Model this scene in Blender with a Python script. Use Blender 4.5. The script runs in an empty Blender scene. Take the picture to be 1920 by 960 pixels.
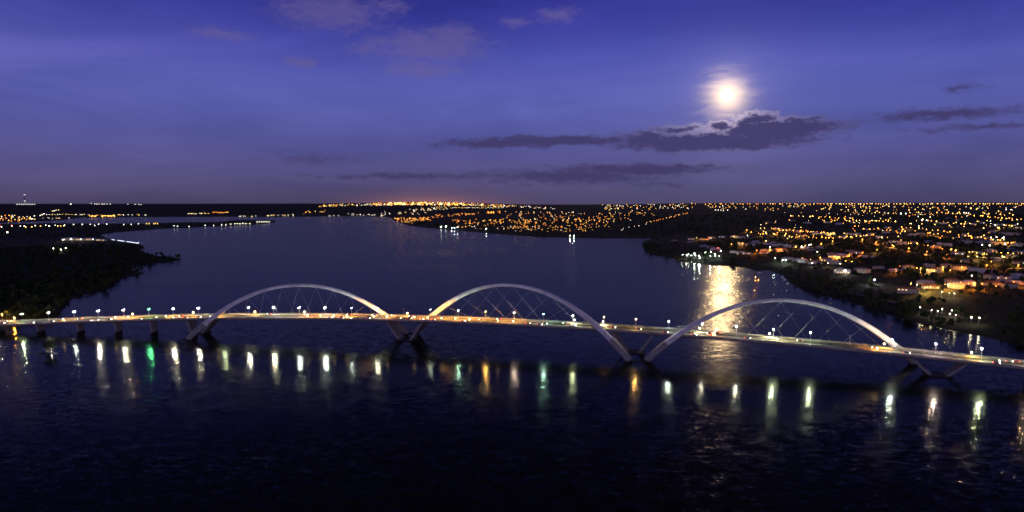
import bpy, math, random
import numpy as np
from mathutils import Vector, Matrix

R = math.radians
sc = bpy.context.scene
COL = sc.collection
rnd = random.Random(7)

# ------------------------------------------------------------------ camera
CAM_H, FOC = 137.0, 1280.0                       # metres above the lake, focal length in photo pixels (24 mm)
PITCH = math.atan((480 - 383) / FOC)
cam = bpy.data.cameras.new('camera')
cam.sensor_width = 36.0
cam.lens = FOC / 1920 * 36.0
cam.clip_start, cam.clip_end = 1.0, 300000.0
cam_o = bpy.data.objects.new('camera', cam)
COL.objects.link(cam_o)
cam_o.location = (0, 0, CAM_H)
cam_o.rotation_euler = (math.pi / 2 - PITCH, 0, 0)
sc.camera = cam_o

FW = np.array([0, math.cos(PITCH), -math.sin(PITCH)])
UP = np.array([0, math.sin(PITCH), math.cos(PITCH)])

def ray(px, py):
    """direction from the survey point towards a bearing of the photograph"""
    return np.array([(px - 960) / FOC, 0, 0]) + FW - UP * (py - 480) / FOC

def at(px, py, z=0.0):
    d = ray(px, py)
    t = (z - CAM_H) / d[2]
    return np.array([0, 0, CAM_H]) + d * t

def azel(px, py):
    d = ray(px, py)
    d = d / np.linalg.norm(d)
    return math.degrees(math.atan2(d[0], d[1])), math.degrees(math.asin(d[2]))

# ------------------------------------------------------------------ world: dusk sky
MOON_PX = (1363, 178)
world = bpy.data.worlds.new('World')
sc.world = world
world.use_nodes = True
wt = world.node_tree
for n in list(wt.nodes):
    wt.nodes.remove(n)

def wn(kind, **kw):
    n = wt.nodes.new(kind)
    for k, v in kw.items():
        setattr(n, k, v)
    return n

def wl(a, b):
    wt.links.new(a, b)

def wmath(op, a, b=None, c=None, clamp=False):
    n = wn('ShaderNodeMath', operation=op, use_clamp=clamp)
    for i, v in enumerate((a, b, c)):
        if v is None:
            continue
        if isinstance(v, (int, float)):
            n.inputs[i].default_value = v
        else:
            wl(v, n.inputs[i])
    return n.outputs[0]

def wmix(fac, a, b, blend='MIX'):
    n = wn('ShaderNodeMix', data_type='RGBA', blend_type=blend)
    n.clamp_factor = True
    for i, v in ((0, fac), (6, a), (7, b)):
        if isinstance(v, (int, float)):
            n.inputs[i].default_value = v
        elif isinstance(v, tuple):
            n.inputs[i].default_value = (*v, 1)
        else:
            wl(v, n.inputs[i])
    return n.outputs[2]

tc = wn('ShaderNodeTexCoord')
sep = wn('ShaderNodeSeparateXYZ')
wl(tc.outputs['Generated'], sep.inputs[0])
az_s = wmath('MULTIPLY', wmath('ARCTAN2', sep.outputs[0], sep.outputs[1]), 180 / math.pi)
el_s = wmath('MULTIPLY', wmath('ARCSINE', sep.outputs[2]), 180 / math.pi)

nish = wn('ShaderNodeTexSky', sky_type='NISHITA', sun_disc=False)
nish.sun_elevation = R(-5.0)
nish.sun_rotation = math.pi + R(18)            # the sun has just set behind the camera
nish.altitude = 1000
nish_c = wmix(1.0, nish.outputs[0], (7.2, 6.0, 10.0), 'MULTIPLY')

ramp = wn('ShaderNodeValToRGB')
ramp.color_ramp.interpolation = 'B_SPLINE'
e_ = ramp.color_ramp.elements
stops = [(0.0, (.054, .045, .100)), (.045, (.082, .071, .178)), (.12, (.090, .089, .295)), (.22, (.116, .130, .47)),
         (.33, (.032, .046, .33)), (.43, (.004, .012, .225)), (.54, (.006, .009, .065)), (1.0, (.002, .002, .008))]
while len(e_) < len(stops):
    e_.new(0.5)
for el, (p, c) in zip(e_, stops):
    el.position = p
    el.color = (*c, 1)
wl(wmath('DIVIDE', el_s, 40.0, clamp=True), ramp.inputs[0])
base = wmix(1.0, nish_c, ramp.outputs[0], 'ADD')

# streaky thin cirrus and haze bands
comb = wn('ShaderNodeCombineXYZ')
wl(az_s, comb.inputs[0]); wl(el_s, comb.inputs[1])

def wnoise(sx, sy, scale, detail=5, rough=.55, dist=0., off=0.):
    m = wn('ShaderNodeMapping')
    m.inputs['Scale'].default_value = (sx, sy, 1)
    m.inputs['Location'].default_value = (off, off * .7, off)
    wl(comb.outputs[0], m.inputs[0])
    n = wn('ShaderNodeTexNoise')
    n.inputs['Scale'].default_value = scale
    n.inputs['Detail'].default_value = detail
    n.inputs['Roughness'].default_value = rough
    n.inputs['Distortion'].default_value = dist
    wl(m.outputs[0], n.inputs['Vector'])
    return n

band = wnoise(.045, .20, 1.0, 5, .55, .6, 3.1).outputs[0]
band = wmath('MULTIPLY_ADD', band, 1.1, .47)
bandc = wn('ShaderNodeCombineColor')
wl(wmath('MULTIPLY_ADD', wmath('SUBTRACT', band, 1.0), 1.15, 1.0), bandc.inputs[0])
wl(wmath('MULTIPLY_ADD', wmath('SUBTRACT', band, 1.0), .9, 1.0), bandc.inputs[1])
wl(wmath('MULTIPLY_ADD', wmath('SUBTRACT', band, 1.0), .65, 1.0), bandc.inputs[2])
base = wmix(1.0, base, bandc.outputs[0], 'MULTIPLY')

# moon direction and its aureole in the thin cloud
md = ray(*MOON_PX); md = md / np.linalg.norm(md)
dotn = wn('ShaderNodeVectorMath', operation='DOT_PRODUCT')
wl(tc.outputs['Generated'], dotn.inputs[0])
dotn.inputs[1].default_value = tuple(md)
delta = wmath('MULTIPLY', wmath('ARCCOSINE', wmath('MINIMUM', dotn.outputs['Value'], .999999)), 180 / math.pi)
cirr = wnoise(.35, 1.6, 1.0, 6, .6, .8, 9.0).outputs[0]
cir2 = wmath('MULTIPLY_ADD', cirr, 1.5, .25)
d2 = wmath('MULTIPLY', wmath('MULTIPLY_ADD', wmath('SUBTRACT', cirr, .5), -.85, 1.0), delta)
g1 = wmath('EXPONENT', wmath('MULTIPLY', wmath('POWER', wmath('DIVIDE', d2, 1.22), 2.0), -1.0))
g2 = wmath('MULTIPLY', wmath('EXPONENT', wmath('DIVIDE', delta, -1.6)), .22)
g3 = wmath('MULTIPLY', wmath('EXPONENT', wmath('DIVIDE', delta, -9.0)), .055)
a1 = wmix(1.0, wmix(g1, (0, 0, 0), (1.35, .94, .38)), wmix(g2, (0, 0, 0), (1, .80, .60)), 'ADD')
aure = wmix(1.0, a1, wmix(g3, (0, 0, 0), (.45, .5, 1.0)), 'ADD')

# clouds: (px, py, half width, half height, weight)
dark_clouds = [(1325, 268, 170, 17, 1.6), (1455, 243, 112, 20, 1.5), (1420, 225, 42, 15, 1.0), (1215, 262, 60, 17, 1.0), (1270, 243, 60, 10, .8),
               (1346, 238, 26, 10, .9), (1045, 264, 165, 10, 1.35), (930, 270, 120, 8, 1.0), (1200, 317, 170, 11, 1.2),
               (1065, 331, 175, 15, .95), (760, 331, 170, 5, .7), (1765, 215, 100, 10, .95), (1835, 239, 85, 5, .6),
               (1808, 165, 30, 6, .6), (585, 300, 60, 8, .4), (1240, 345, 50, 4, .5), (1500, 262, 60, 6, .6)]
pale_clouds = [(800, 88, 120, 32, .9), (850, 70, 60, 26, .85), (620, 22, 105, 34, .85), (565, 118, 30, 11, .9), (790, 132, 80, 15, .85),
               (1045, 27, 45, 13, .75), (415, 64, 55, 11, .7), (730, 12, 45, 10, .7), (695, 90, 45, 14, .6), (965, 40, 30, 10, .6)]
bill = wnoise(.6, 1.25, 1.0, 8, .62, .0, 21.0)
fine = wnoise(.85, 2.0, 1.0, 7, .52, .2, 5.0)
warp = wn('ShaderNodeVectorMath', operation='MULTIPLY_ADD')
wl(bill.outputs['Color'], warp.inputs[0])
warp.inputs[1].default_value = (2.4, 1.1, 0)
wl(comb.outputs[0], warp.inputs[2])

def cloud_field(lst):
    acc = None
    for (px, py, hw, hh, w) in lst:
        a, e = azel(px, py)
        s = wn('ShaderNodeVectorMath', operation='SUBTRACT')
        wl(warp.outputs[0], s.inputs[0])
        s.inputs[1].default_value = (a + 1.2, e + .55, 0)
        m = wn('ShaderNodeVectorMath', operation='MULTIPLY')
        wl(s.outputs[0], m.inputs[0])
        m.inputs[1].default_value = (22.3 / hw, 22.3 / hh, 0)
        ln = wn('ShaderNodeVectorMath', operation='LENGTH')
        wl(m.outputs[0], ln.inputs[0])
        f = wmath('MULTIPLY', wmath('SUBTRACT', 1.15, ln.outputs['Value']), w)
        acc = f if acc is None else wmath('MAXIMUM', acc, f)
    return acc

fin2 = wnoise(2.6, 5.5, 1.0, 5, .55, .0, 15.0)
fn = wmath('ADD', wmath('MULTIPLY', wmath('SUBTRACT', fine.outputs[0], .5), .72), wmath('MULTIPLY', wmath('SUBTRACT', fin2.outputs[0], .5), .42))
fd = wmath('MULTIPLY_ADD', fn, 1.7, cloud_field(dark_clouds))
fp = wmath('MULTIPLY_ADD', fn, 1.5, cloud_field(pale_clouds))

def sstep(v, a, b):
    n = wn('ShaderNodeMapRange', interpolation_type='SMOOTHSTEP')
    wl(v, n.inputs[0])
    n.inputs[1].default_value = a
    n.inputs[2].default_value = b
    return n.outputs[0]

md_ = sstep(fd, -.25, .85)
mp_ = sstep(fp, -.15, .85)
lit = wmath('EXPONENT', wmath('DIVIDE', delta, -2.0))
rim = wmath('MULTIPLY', wmath('MULTIPLY', md_, wmath('SUBTRACT', 1.0, md_)), 4.0)
up_ = sstep(el_s, azel(1360, 268)[1], azel(1360, 240)[1])
rimc = wmath('MULTIPLY', wmath('MULTIPLY', wmath('POWER', rim, 2.0), lit), wmath('MULTIPLY_ADD', up_, .75, .25))
sky = wmix(wmath('MULTIPLY', mp_, .6), base, (.135, .110, .30))
sky = wmix(1.0, sky, aure, 'ADD')
sky = wmix(wmath('MULTIPLY', md_, .88), sky, (.050, .040, .125))
sky = wmix(1.0, sky, wmix(rimc, (0, 0, 0), (1.0, .80, .82)), 'ADD')
ga = azel(800, 380)[0]
gx = wmath('DIVIDE', wmath('SUBTRACT', az_s, ga), 5.0)
ge = wmath('EXPONENT', wmath('SUBTRACT', wmath('MULTIPLY', wmath('MULTIPLY', gx, gx), -1.0), wmath('DIVIDE', wmath('ABSOLUTE', el_s), .55)))
sky = wmix(1.0, sky, wmix(ge, (0, 0, 0), (.30, .10, .03)), 'ADD')
bg = wn('ShaderNodeBackground')
wl(sky, bg.inputs[0])
bg.inputs[1].default_value = 1.0
wo = wn('ShaderNodeOutputWorld')
wl(bg.outputs[0], wo.inputs[0])

# ------------------------------------------------------------------ the one directional lamp: moonlight
sun = bpy.data.lights.new('moonlight', 'SUN')
sun.energy = 0.10
sun.angle = R(1.2)
sun.color = (1.0, .66, .34)
sun_o = bpy.data.objects.new('moonlight', sun)
COL.objects.link(sun_o)
sun_o.rotation_euler = Vector((-md[0], -md[1], -md[2])).to_track_quat('-Z', 'Y').to_euler()

vs = sc.view_settings
vs.view_transform = 'Standard'
vs.look = 'None'
vs.exposure = 0.0
vs.gamma = 1.0
vs.use_curve_mapping = False
sc.cycles.use_denoising = True
sc.cycles.max_bounces = 5
sc.cycles.caustics_reflective = False
sc.cycles.caustics_refractive = False
sc.cycles.sample_clamp_indirect = 4.0
sc.cycles.filter_width = 1.7

# ------------------------------------------------------------------ helpers
class MB:
    """collects faces with a material index, links them as one mesh object"""
    def __init__(s):
        s.v, s.f, s.m = [], [], []

    def add(s, verts, faces, mi=0, M=None):
        o = len(s.v)
        if M is not None:
            verts = [tuple(M @ Vector(v)) for v in verts]
        s.v += [tuple(v) for v in verts]
        s.f += [tuple(i + o for i in f) for f in faces]
        s.m += [mi] * len(faces)
        return s

    def box(s, c, d, mi=0, M=None):
        x, y, z = (q / 2 for q in d)
        vv = [(c[0] + a * x, c[1] + b * y, c[2] + e * z) for e in (-1, 1) for a, b in ((-1, -1), (1, -1), (1, 1), (-1, 1))]
        return s.add(vv, [(3, 2, 1, 0), (4, 5, 6, 7), (0, 1, 5, 4), (1, 2, 6, 5), (2, 3, 7, 6), (3, 0, 4, 7)], mi, M)

    def tube(s, a, b, r0, r1=None, n=6, mi=0, cap=True):
        r1 = r0 if r1 is None else r1
        a, b = Vector(a), Vector(b)
        q = (b - a).to_track_quat('Z', 'Y').to_matrix()
        ring = [(math.cos(2 * math.pi * k / n), math.sin(2 * math.pi * k / n)) for k in range(n)]
        vv = [a + q @ Vector((x * r0, y * r0, 0)) for x, y in ring] + [b + q @ Vector((x * r1, y * r1, 0)) for x, y in ring]
        ff = [(k, (k + 1) % n, n + (k + 1) % n, n + k) for k in range(n)]
        if cap:
            ff += [tuple(range(n))[::-1], tuple(range(n, 2 * n))]
        return s.add([tuple(v) for v in vv], ff, mi)

    def prism(s, prof, y0, y1, mi=0, M=None):
        """profile in x,z extruded along y"""
        n = len(prof)
        vv = [(x, y0, z) for x, z in prof] + [(x, y1, z) for x, z in prof]
        ff = [(k, (k + 1) % n, n + (k + 1) % n, n + k) for k in range(n)] + [tuple(range(n))[::-1], tuple(range(n, 2 * n))]
        return s.add(vv, ff, mi, M)

    def loft(s, rings, mi=0, cap=True):
        n = len(rings[0])
        vv = [p for r in rings for p in r]
        ff = []
        for i in range(len(rings) - 1):
            for k in range(n):
                ff.append((i * n + k, i * n + (k + 1) % n, (i + 1) * n + (k + 1) % n, (i + 1) * n + k))
        if cap:
            ff += [tuple(range(n))[::-1], tuple(range((len(rings) - 1) * n, len(rings) * n))]
        return s.add(vv, ff, mi)

    def ball(s, c, r, n=6, mi=0, sz=1.0):
        rings = []
        for i in range(1, n):
            t = math.pi * i / n
            rings.append([(c[0] + r * math.sin(t) * math.cos(2 * math.pi * k / n), c[1] + r * math.sin(t) * math.sin(2 * math.pi * k / n),
                           c[2] - r * sz * math.cos(t)) for k in range(n)])
        return s.loft(rings, mi)

    def mesh(s, name, mats, smooth=False):
        me = bpy.data.meshes.new(name)
        me.from_pydata(s.v, [], s.f)
        for m in (mats if isinstance(mats, (list, tuple)) else [mats]):
            me.materials.append(m)
        me.polygons.foreach_set('material_index', s.m)
        if smooth:
            me.polygons.foreach_set('use_smooth', [True] * len(s.f))
        me.update()
        return me

    def build(s, name, mats, parent=None, smooth=False):
        return link(name, s.mesh(name, mats, smooth), parent)

def link(name, me, parent=None, loc=None):
    o = bpy.data.objects.new(name, me)
    COL.objects.link(o)
    if parent is not None:
        o.parent = parent
    if loc is not None:
        o.location = loc
    return o

def tag(o, label=None, cat=None, group=None, kind=None):
    for k, v in (('label', label), ('category', cat), ('group', group), ('kind', kind)):
        if v:
            o[k] = v
    return o

def empty(name, loc=(0, 0, 0), rz=0.0):
    o = link(name, None, None, loc)
    o.rotation_euler.z = rz
    o.empty_display_size = .5
    return o

def copy_tree(o, parent=None):
    c = o.copy()
    COL.objects.link(c)
    c.parent = parent
    for ch in o.children:
        copy_tree(ch, c)
    return c

def np_mesh(name, V, F, mats, smooth=False, mi=None):
    """V (n,3), F (m,4) or (m,3) arrays"""
    me = bpy.data.meshes.new(name)
    k = F.shape[1]
    me.vertices.add(len(V)); me.vertices.foreach_set('co', V.astype(np.float32).ravel())
    me.loops.add(F.size); me.loops.foreach_set('vertex_index', F.astype(np.int32).ravel())
    me.polygons.add(len(F))
    me.polygons.foreach_set('loop_start', np.arange(0, F.size, k, dtype=np.int32))
    for m in mats:
        me.materials.append(m)
    if mi is not None:
        me.polygons.foreach_set('material_index', mi.astype(np.int32))
    if smooth:
        me.polygons.foreach_set('use_smooth', np.ones(len(F), bool))
    me.update(calc_edges=True)
    return me

ORD = ['first', 'second', 'third', 'fourth', 'fifth', 'sixth', 'seventh', 'eighth', 'ninth', 'tenth', 'eleventh', 'twelfth', 'thirteenth',
       'fourteenth', 'fifteenth', 'sixteenth', 'seventeenth', 'eighteenth', 'nineteenth', 'twentieth']
ORD += ['twenty-' + w for w in ORD[:9]] + ['thirtieth'] + ['thirty-' + w for w in ORD[:9]] + ['fortieth']

# ------------------------------------------------------------------ materials
def mat(name, col, rough=.7, metal=0., noise=None, emit=None, es=0., spec=.4):
    m = bpy.data.materials.new(name)
    m.use_nodes = True
    nt = m.node_tree
    b = nt.nodes['Principled BSDF']
    b.inputs['Base Color'].default_value = (*col, 1)
    b.inputs['Roughness'].default_value = rough
    b.inputs['Metallic'].default_value = metal
    b.inputs['Specular IOR Level'].default_value = spec
    if noise:
        sc_, amt = noise
        g = nt.nodes.new('ShaderNodeNewGeometry')
        n = nt.nodes.new('ShaderNodeTexNoise')
        n.inputs['Scale'].default_value = sc_
        n.inputs['Detail'].default_value = 6
        nt.links.new(g.outputs['Position'], n.inputs['Vector'])
        r = nt.nodes.new('ShaderNodeValToRGB')
        r.color_ramp.elements[0].position = .3
        r.color_ramp.elements[1].position = .72
        r.color_ramp.elements[0].color = (*[c * (1 - amt) for c in col], 1)
        r.color_ramp.elements[1].color = (*[min(1, c * (1 + amt)) for c in col], 1)
        nt.links.new(n.outputs[0], r.inputs[0])
        nt.links.new(r.outputs[0], b.inputs['Base Color'])
    if emit:
        b.inputs['Emission Color'].default_value = (*emit, 1)
        b.inputs['Emission Strength'].default_value = es
    return m

M_arch = mat('white_painted_steel', (.60, .58, .60), .6, noise=(.16, .22))
M_conc = mat('concrete', (.25, .235, .23), .85, noise=(.3, .18))
M_conc_d = mat('wet_dark_concrete', (.035, .034, .034), .8, noise=(.4, .3))
M_asph = mat('asphalt', (.018, .016, .012), .8, noise=(.35, .22))
M_paint = mat('road_paint', (.72, .70, .62), .6)
M_walk = mat('dark_paving', (.10, .094, .088), .85, noise=(.3, .2))
M_steel = mat('galvanised_steel', (.42, .42, .44), .45, .6)
M_cable = mat('steel_cable', (.34, .34, .38), .5, .3)
M_bark = mat('bark', (.07, .05, .035), .9)
M_leaf = mat('foliage', (.035, .055, .020), .8, noise=(.15, .45), spec=.15)
M_leaf2 = mat('dry_foliage', (.060, .062, .028), .8, noise=(.15, .45), spec=.15)
M_rock = mat('dark_rock', (.06, .055, .05), .8, noise=(.6, .4))
M_glass = mat('dark_window_glass', (.02, .022, .03), .12, spec=.6)
M_winlit = mat('lit_window', (.8, .7, .5), .5, emit=(1.0, .62, .25), es=2.2)
M_winwht = mat('lit_window_white', (.8, .8, .8), .5, emit=(1.0, .90, .70), es=3.0)
M_rubber = mat('tyre_rubber', (.02, .02, .02), .8)
M_headl = mat('car_headlight', (.9, .9, .9), .3, emit=(1.0, .93, .78), es=55.)
M_taill = mat('car_tail_light', (.5, .02, .02), .3, emit=(1.0, .05, .03), es=26.)
M_boat = mat('boat_white', (.75, .76, .78), .35)

def emitter(name, col, s):
    return mat(name, (.8, .8, .8), .5, emit=col, es=s)

# water: dark lake, ripple slopes given directly so that they hold at any distance
def water_material():
    m = bpy.data.materials.new('lake_water')
    m.use_nodes = True
    nt = m.node_tree
    N, L = nt.nodes, nt.links
    N.remove(N['Principled BSDF'])
    body = N.new('ShaderNodeBsdfDiffuse'); body.inputs[0].default_value = (.0012, .0018, .0030, 1)
    gls = N.new('ShaderNodeBsdfGlossy'); gls.inputs['Color'].default_value = (.48, .49, .44, 1); gls.inputs['Roughness'].default_value = .145
    fre = N.new('ShaderNodeFresnel'); fre.inputs[0].default_value = 1.17
    mxs = N.new('ShaderNodeMixShader')
    L.new(fre.outputs[0], mxs.inputs[0]); L.new(body.outputs[0], mxs.inputs[1]); L.new(gls.outputs[0], mxs.inputs[2])
    L.new(mxs.outputs[0], N['Material Output'].inputs[0])
    g = N.new('ShaderNodeNewGeometry')

    def mth(op, a, bb=None, c=None):
        n = N.new('ShaderNodeMath'); n.operation = op
        for i, v in enumerate((a, bb, c)):
            if v is None: continue
            if isinstance(v, (int, float)): n.inputs[i].default_value = v
            else: L.new(v, n.inputs[i])
        return n.outputs[0]

    def noise(sx, sy, detail=2.0, off=0., rot=0.):
        mp = N.new('ShaderNodeMapping')
        mp.inputs['Scale'].default_value = (sx, sy, 1)
        mp.inputs['Location'].default_value = (off, off, 0)
        mp.inputs['Rotation'].default_value = (0, 0, rot)
        L.new(g.outputs['Position'], mp.inputs[0])
        t = N.new('ShaderNodeTexNoise')
        t.inputs['Scale'].default_value = 1.0
        t.inputs['Detail'].default_value = detail
        L.new(mp.outputs[0], t.inputs['Vector'])
        return t
    big = noise(.0021, .0046, 3., 4.)
    calm = N.new('ShaderNodeMapRange')
    L.new(big.outputs[0], calm.inputs[0])
    calm.inputs[1].default_value = .36; calm.inputs[2].default_value = .64
    calm.inputs[3].default_value = .2; calm.inputs[4].default_value = 1.3
    n1 = noise(.13, .20, 2., 0., .12)
    n2 = noise(.42, .60, 2., 11., -.15)
    s1 = N.new('ShaderNodeSeparateColor'); L.new(n1.outputs['Color'], s1.inputs[0])
    s2 = N.new('ShaderNodeSeparateColor'); L.new(n2.outputs['Color'], s2.inputs[0])

    def slope(i, k1, k2):
        a = mth('MULTIPLY', mth('SUBTRACT', s1.outputs[i], .5), k1)
        c = mth('MULTIPLY_ADD', mth('SUBTRACT', s2.outputs[i], .5), k2, a)
        return mth('MULTIPLY', c, calm.outputs[0])
    cb = N.new('ShaderNodeCombineXYZ')
    L.new(slope(0, .28, .40), cb.inputs[0])
    L.new(slope(1, .17, .14), cb.inputs[1])
    cb.inputs[2].default_value = 1.0
    nm = N.new('ShaderNodeVectorMath'); nm.operation = 'NORMALIZE'
    L.new(cb.outputs[0], nm.inputs[0])
    L.new(nm.outputs[0], gls.inputs['Normal']); L.new(nm.outputs[0], fre.inputs['Normal'])
    return m
M_water = water_material()

def ground_material():
    m = bpy.data.materials.new('ground_cover')
    m.use_nodes = True
    nt = m.node_tree
    N, L = nt.nodes, nt.links
    b = N['Principled BSDF']
    b.inputs['Roughness'].default_value = .95
    b.inputs['Specular IOR Level'].default_value = .1
    g = N.new('ShaderNodeNewGeometry')
    n1 = N.new('ShaderNodeTexNoise'); n1.inputs['Scale'].default_value = .012; n1.inputs['Detail'].default_value = 9
    n2 = N.new('ShaderNodeTexNoise'); n2.inputs['Scale'].default_value = .11; n2.inputs['Detail'].default_value = 5
    for n in (n1, n2):
        L.new(g.outputs['Position'], n.inputs['Vector'])
    r1 = N.new('ShaderNodeValToRGB')
    r1.color_ramp.elements[0].position = .38; r1.color_ramp.elements[0].color = (.014, .019, .009, 1)
    r1.color_ramp.elements[1].position = .66; r1.color_ramp.elements[1].color = (.060, .052, .030, 1)
    L.new(n1.outputs[0], r1.inputs[0])
    r2 = N.new('ShaderNodeValToRGB')
    r2.color_ramp.elements[0].position = .35; r2.color_ramp.elements[0].color = (.5, .5, .5, 1)
    r2.color_ramp.elements[1].position = .7; r2.color_ramp.elements[1].color = (1.2, 1.15, 1.0, 1)
    L.new(n2.outputs[0], r2.inputs[0])
    mx = N.new('ShaderNodeMix'); mx.data_type = 'RGBA'; mx.blend_type = 'MULTIPLY'; mx.inputs[0].default_value = 1
    L.new(r1.outputs[0], mx.inputs[6]); L.new(r2.outputs[0], mx.inputs[7])
    L.new(mx.outputs[2], b.inputs['Base Color'])
    return m
M_ground = ground_material()

# ------------------------------------------------------------------ the lake shore
shore_px = [(1920, 650), (1846, 632), (1800, 624), (1752, 612), (1718, 606), (1690, 597), (1655, 588), (1627, 577), (1600, 570), (1580, 562), (1540, 555), (1509, 547),
            (1482, 532), (1468, 517), (1440, 506), (1422, 509), (1397, 502), (1365, 499), (1335, 498), (1300, 493), (1272, 491), (1257, 483),
            (1225, 478), (1210, 473), (1203, 460), (1206, 452), (1225, 447.5), (1190, 446.5), (1140, 447), (1085, 446), (1020, 445), (958, 441),
            (900, 436), (839, 431), (800, 427), (767, 423.5), (752, 418), (739, 414.5), (735, 410), (727, 407.5), (680, 405.5), (605, 406),
            (560, 406.5), (480, 407), (430, 406.5), (330, 407), (250, 407.5), (152, 408.5), (125, 412), (94, 414.7), (0, 418), (-60, 418.6), (-60, 420.5),
            (0, 420), (94, 418.2), (130, 418.7), (203, 420), (266, 419), (319, 417.5), (406, 416.5), (440, 412.5), (515, 413), (517, 417), (480, 421.5),
            (400, 425), (331, 428.5), (306, 429), (219, 436), (187, 440.5), (200, 446), (222, 452), (255, 457), (264, 460), (266, 463.5), (278, 464.5),
            (262, 468), (268, 474), (300, 480), (320, 482), (344, 485), (335, 489), (303, 493), (259, 499), (247, 507), (262, 510), (278, 512),
            (260, 516), (235, 521), (219, 528), (200, 543), (175, 549), (144, 557), (128, 568), (120, 578), (114, 590), (106, 600), (60, 607), (0, 611)]
shore = [(1000, -3000), (720, 0), (640, 300), (590, 455), (545, 560)] + [tuple(at(x, y)[:2]) for x, y in shore_px] + \
        [(-640, 735), (-735, 712), (-790, 640), (-1000, 300), (-2000, -3000)]
P0 = np.array(shore)
P1 = np.roll(P0, -1, axis=0)

def shore_dist(X, Y):
    """signed distance to the lake shore, positive on land"""
    X, Y = np.atleast_1d(X).astype(float), np.atleast_1d(Y).astype(float)
    best = np.full(X.shape, 1e18)
    ins = np.zeros(X.shape, bool)
    for (ax, ay), (bx, by) in zip(P0, P1):
        dx, dy = bx - ax, by - ay
        t = np.clip(((X - ax) * dx + (Y - ay) * dy) / (dx * dx + dy * dy), 0, 1)
        best = np.minimum(best, (X - ax - t * dx) ** 2 + (Y - ay - t * dy) ** 2)
        c = (ay > Y) != (by > Y)
        with np.errstate(divide='ignore', invalid='ignore'):
            xi = ax + (Y - ay) * dx / (dy if dy != 0 else 1e-9)
        ins ^= c & (X < xi)
    return np.where(ins, -1, 1) * np.sqrt(best)

def lump(X, Y, k, a, b):
    return np.sin(X * k + a) * np.cos(Y * k * 1.13 + b) + .5 * np.sin(X * k * 2.3 + b * 2 + Y * k * .7) * np.cos(Y * k * 1.9 + a)

SKY_X = [-400, 0, 250, 480, 600, 700, 780, 860, 960, 1040, 1150, 1250, 1350, 1920, 2400]
SKY_Y = [382.4, 382.4, 382.2, 381.6, 381.6, 380.6, 379.2, 380.4, 383.0, 385.6, 384.2, 382.0, 381.4, 381.2, 381.0]

def smooth(v, a, b):
    t = np.clip((v - a) / (b - a), 0, 1)
    return t * t * (3 - 2 * t)

def terrain(X, Y):
    X, Y = np.atleast_1d(X).astype(float), np.atleast_1d(Y).astype(float)
    s = shore_dist(X, Y)
    r = np.hypot(X, Y)
    bx = 960 + FOC * X / np.maximum(Y, 50)
    amp = np.interp(bx, [300, 480, 740, 1000, 1300], [10, 45, 105, 125, 150])
    sp = np.maximum(s, 0)
    z = 1.6 * (1 - np.exp(-sp / 14)) + amp * (1 - np.exp(-sp / 3300)) + lump(X, Y, .0042, 1.3, .4) * 5.0 * np.clip(sp / 700, 0, 1) * np.clip(amp / 100, .1, 1)
    yr = np.interp(bx, SKY_X, SKY_Y)
    hr = CAM_H + (383 - yr) / FOC * 11500 + lump(X, Y, .0011, .3, 2.2) * 3.0
    r0 = np.interp(bx, [500, 900, 1300], [8500, 6500, 4200])
    k = smooth(r, r0, r0 + np.interp(bx, [500, 1300], [3500, 4600])) * (s > 0)
    z = z * (1 - k) + hr * k
    return np.where(s > 0, z, np.maximum(-6, s * .12) - .25)

# ground sheet: polar grid that reaches the horizon
NA, NR = 620, 300
aa = np.linspace(R(-64), R(64), NA)
rr = 380 * (60000 / 380) ** (np.linspace(0, 1, NR) ** 1.12)
AA, RR = np.meshgrid(aa, rr)
GX, GY = RR * np.sin(AA), RR * np.cos(AA)
GZ = terrain(GX.ravel(), GY.ravel()).reshape(GX.shape)
V = np.stack([GX.ravel(), GY.ravel(), GZ.ravel()], 1)
i, j = np.meshgrid(np.arange(NR - 1), np.arange(NA - 1), indexing='ij')
q = (i * NA + j).ravel()
F = np.stack([q, q + NA, q + NA + 1, q + 1], 1)[:, ::-1]
tag(link('ground', np_mesh('ground', V, F, [M_ground], True)), 'dark wooded banks and low hills around the lake', kind='structure')

tag(MB().add([(-70000, -4000, 0), (70000, -4000, 0), (70000, 70000, 0), (-70000, 70000, 0)], [(0, 1, 2, 3)]).build('lake', M_water),
    'wide calm dark lake reflecting dusk sky and lights', kind='structure')

LR = 420 * (45000 / 420) ** np.linspace(0, 1, 700)

def hits(pts, lift=0.0):
    """points of the ground seen along the given bearings, None where a bearing meets water first or sky"""
    out = []
    D = np.array([ray(x, y) for x, y in pts])
    D = D / np.hypot(D[:, 0], D[:, 1])[:, None]
    for k0 in range(0, len(D), 60):
        d = D[k0:k0 + 60]
        X, Y = d[:, 0:1] * LR, d[:, 1:2] * LR
        Z = CAM_H + d[:, 2:3] * LR
        T = terrain(X.ravel(), Y.ravel()).reshape(X.shape)
        below = Z <= np.maximum(T, 0) + lift
        for n in range(len(d)):
            w = np.nonzero(below[n])[0]
            if len(w) == 0:
                out.append(None); continue
            w = w[0]
            r0, r1 = LR[max(0, w - 1)], LR[w]
            rv = np.linspace(r0, r1, 9)
            t = terrain(d[n, 0] * rv, d[n, 1] * rv)
            g = CAM_H + d[n, 2] * rv - np.maximum(t, 0) - lift
            u = np.nonzero(g <= 0)[0]
            u = u[0] if len(u) else 8
            if t[u] <= 0:
                u = min(8, u + 1)
            out.append(None if t[u] <= 0 else (d[n, 0] * rv[u], d[n, 1] * rv[u], float(t[u])))
    return out

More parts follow.
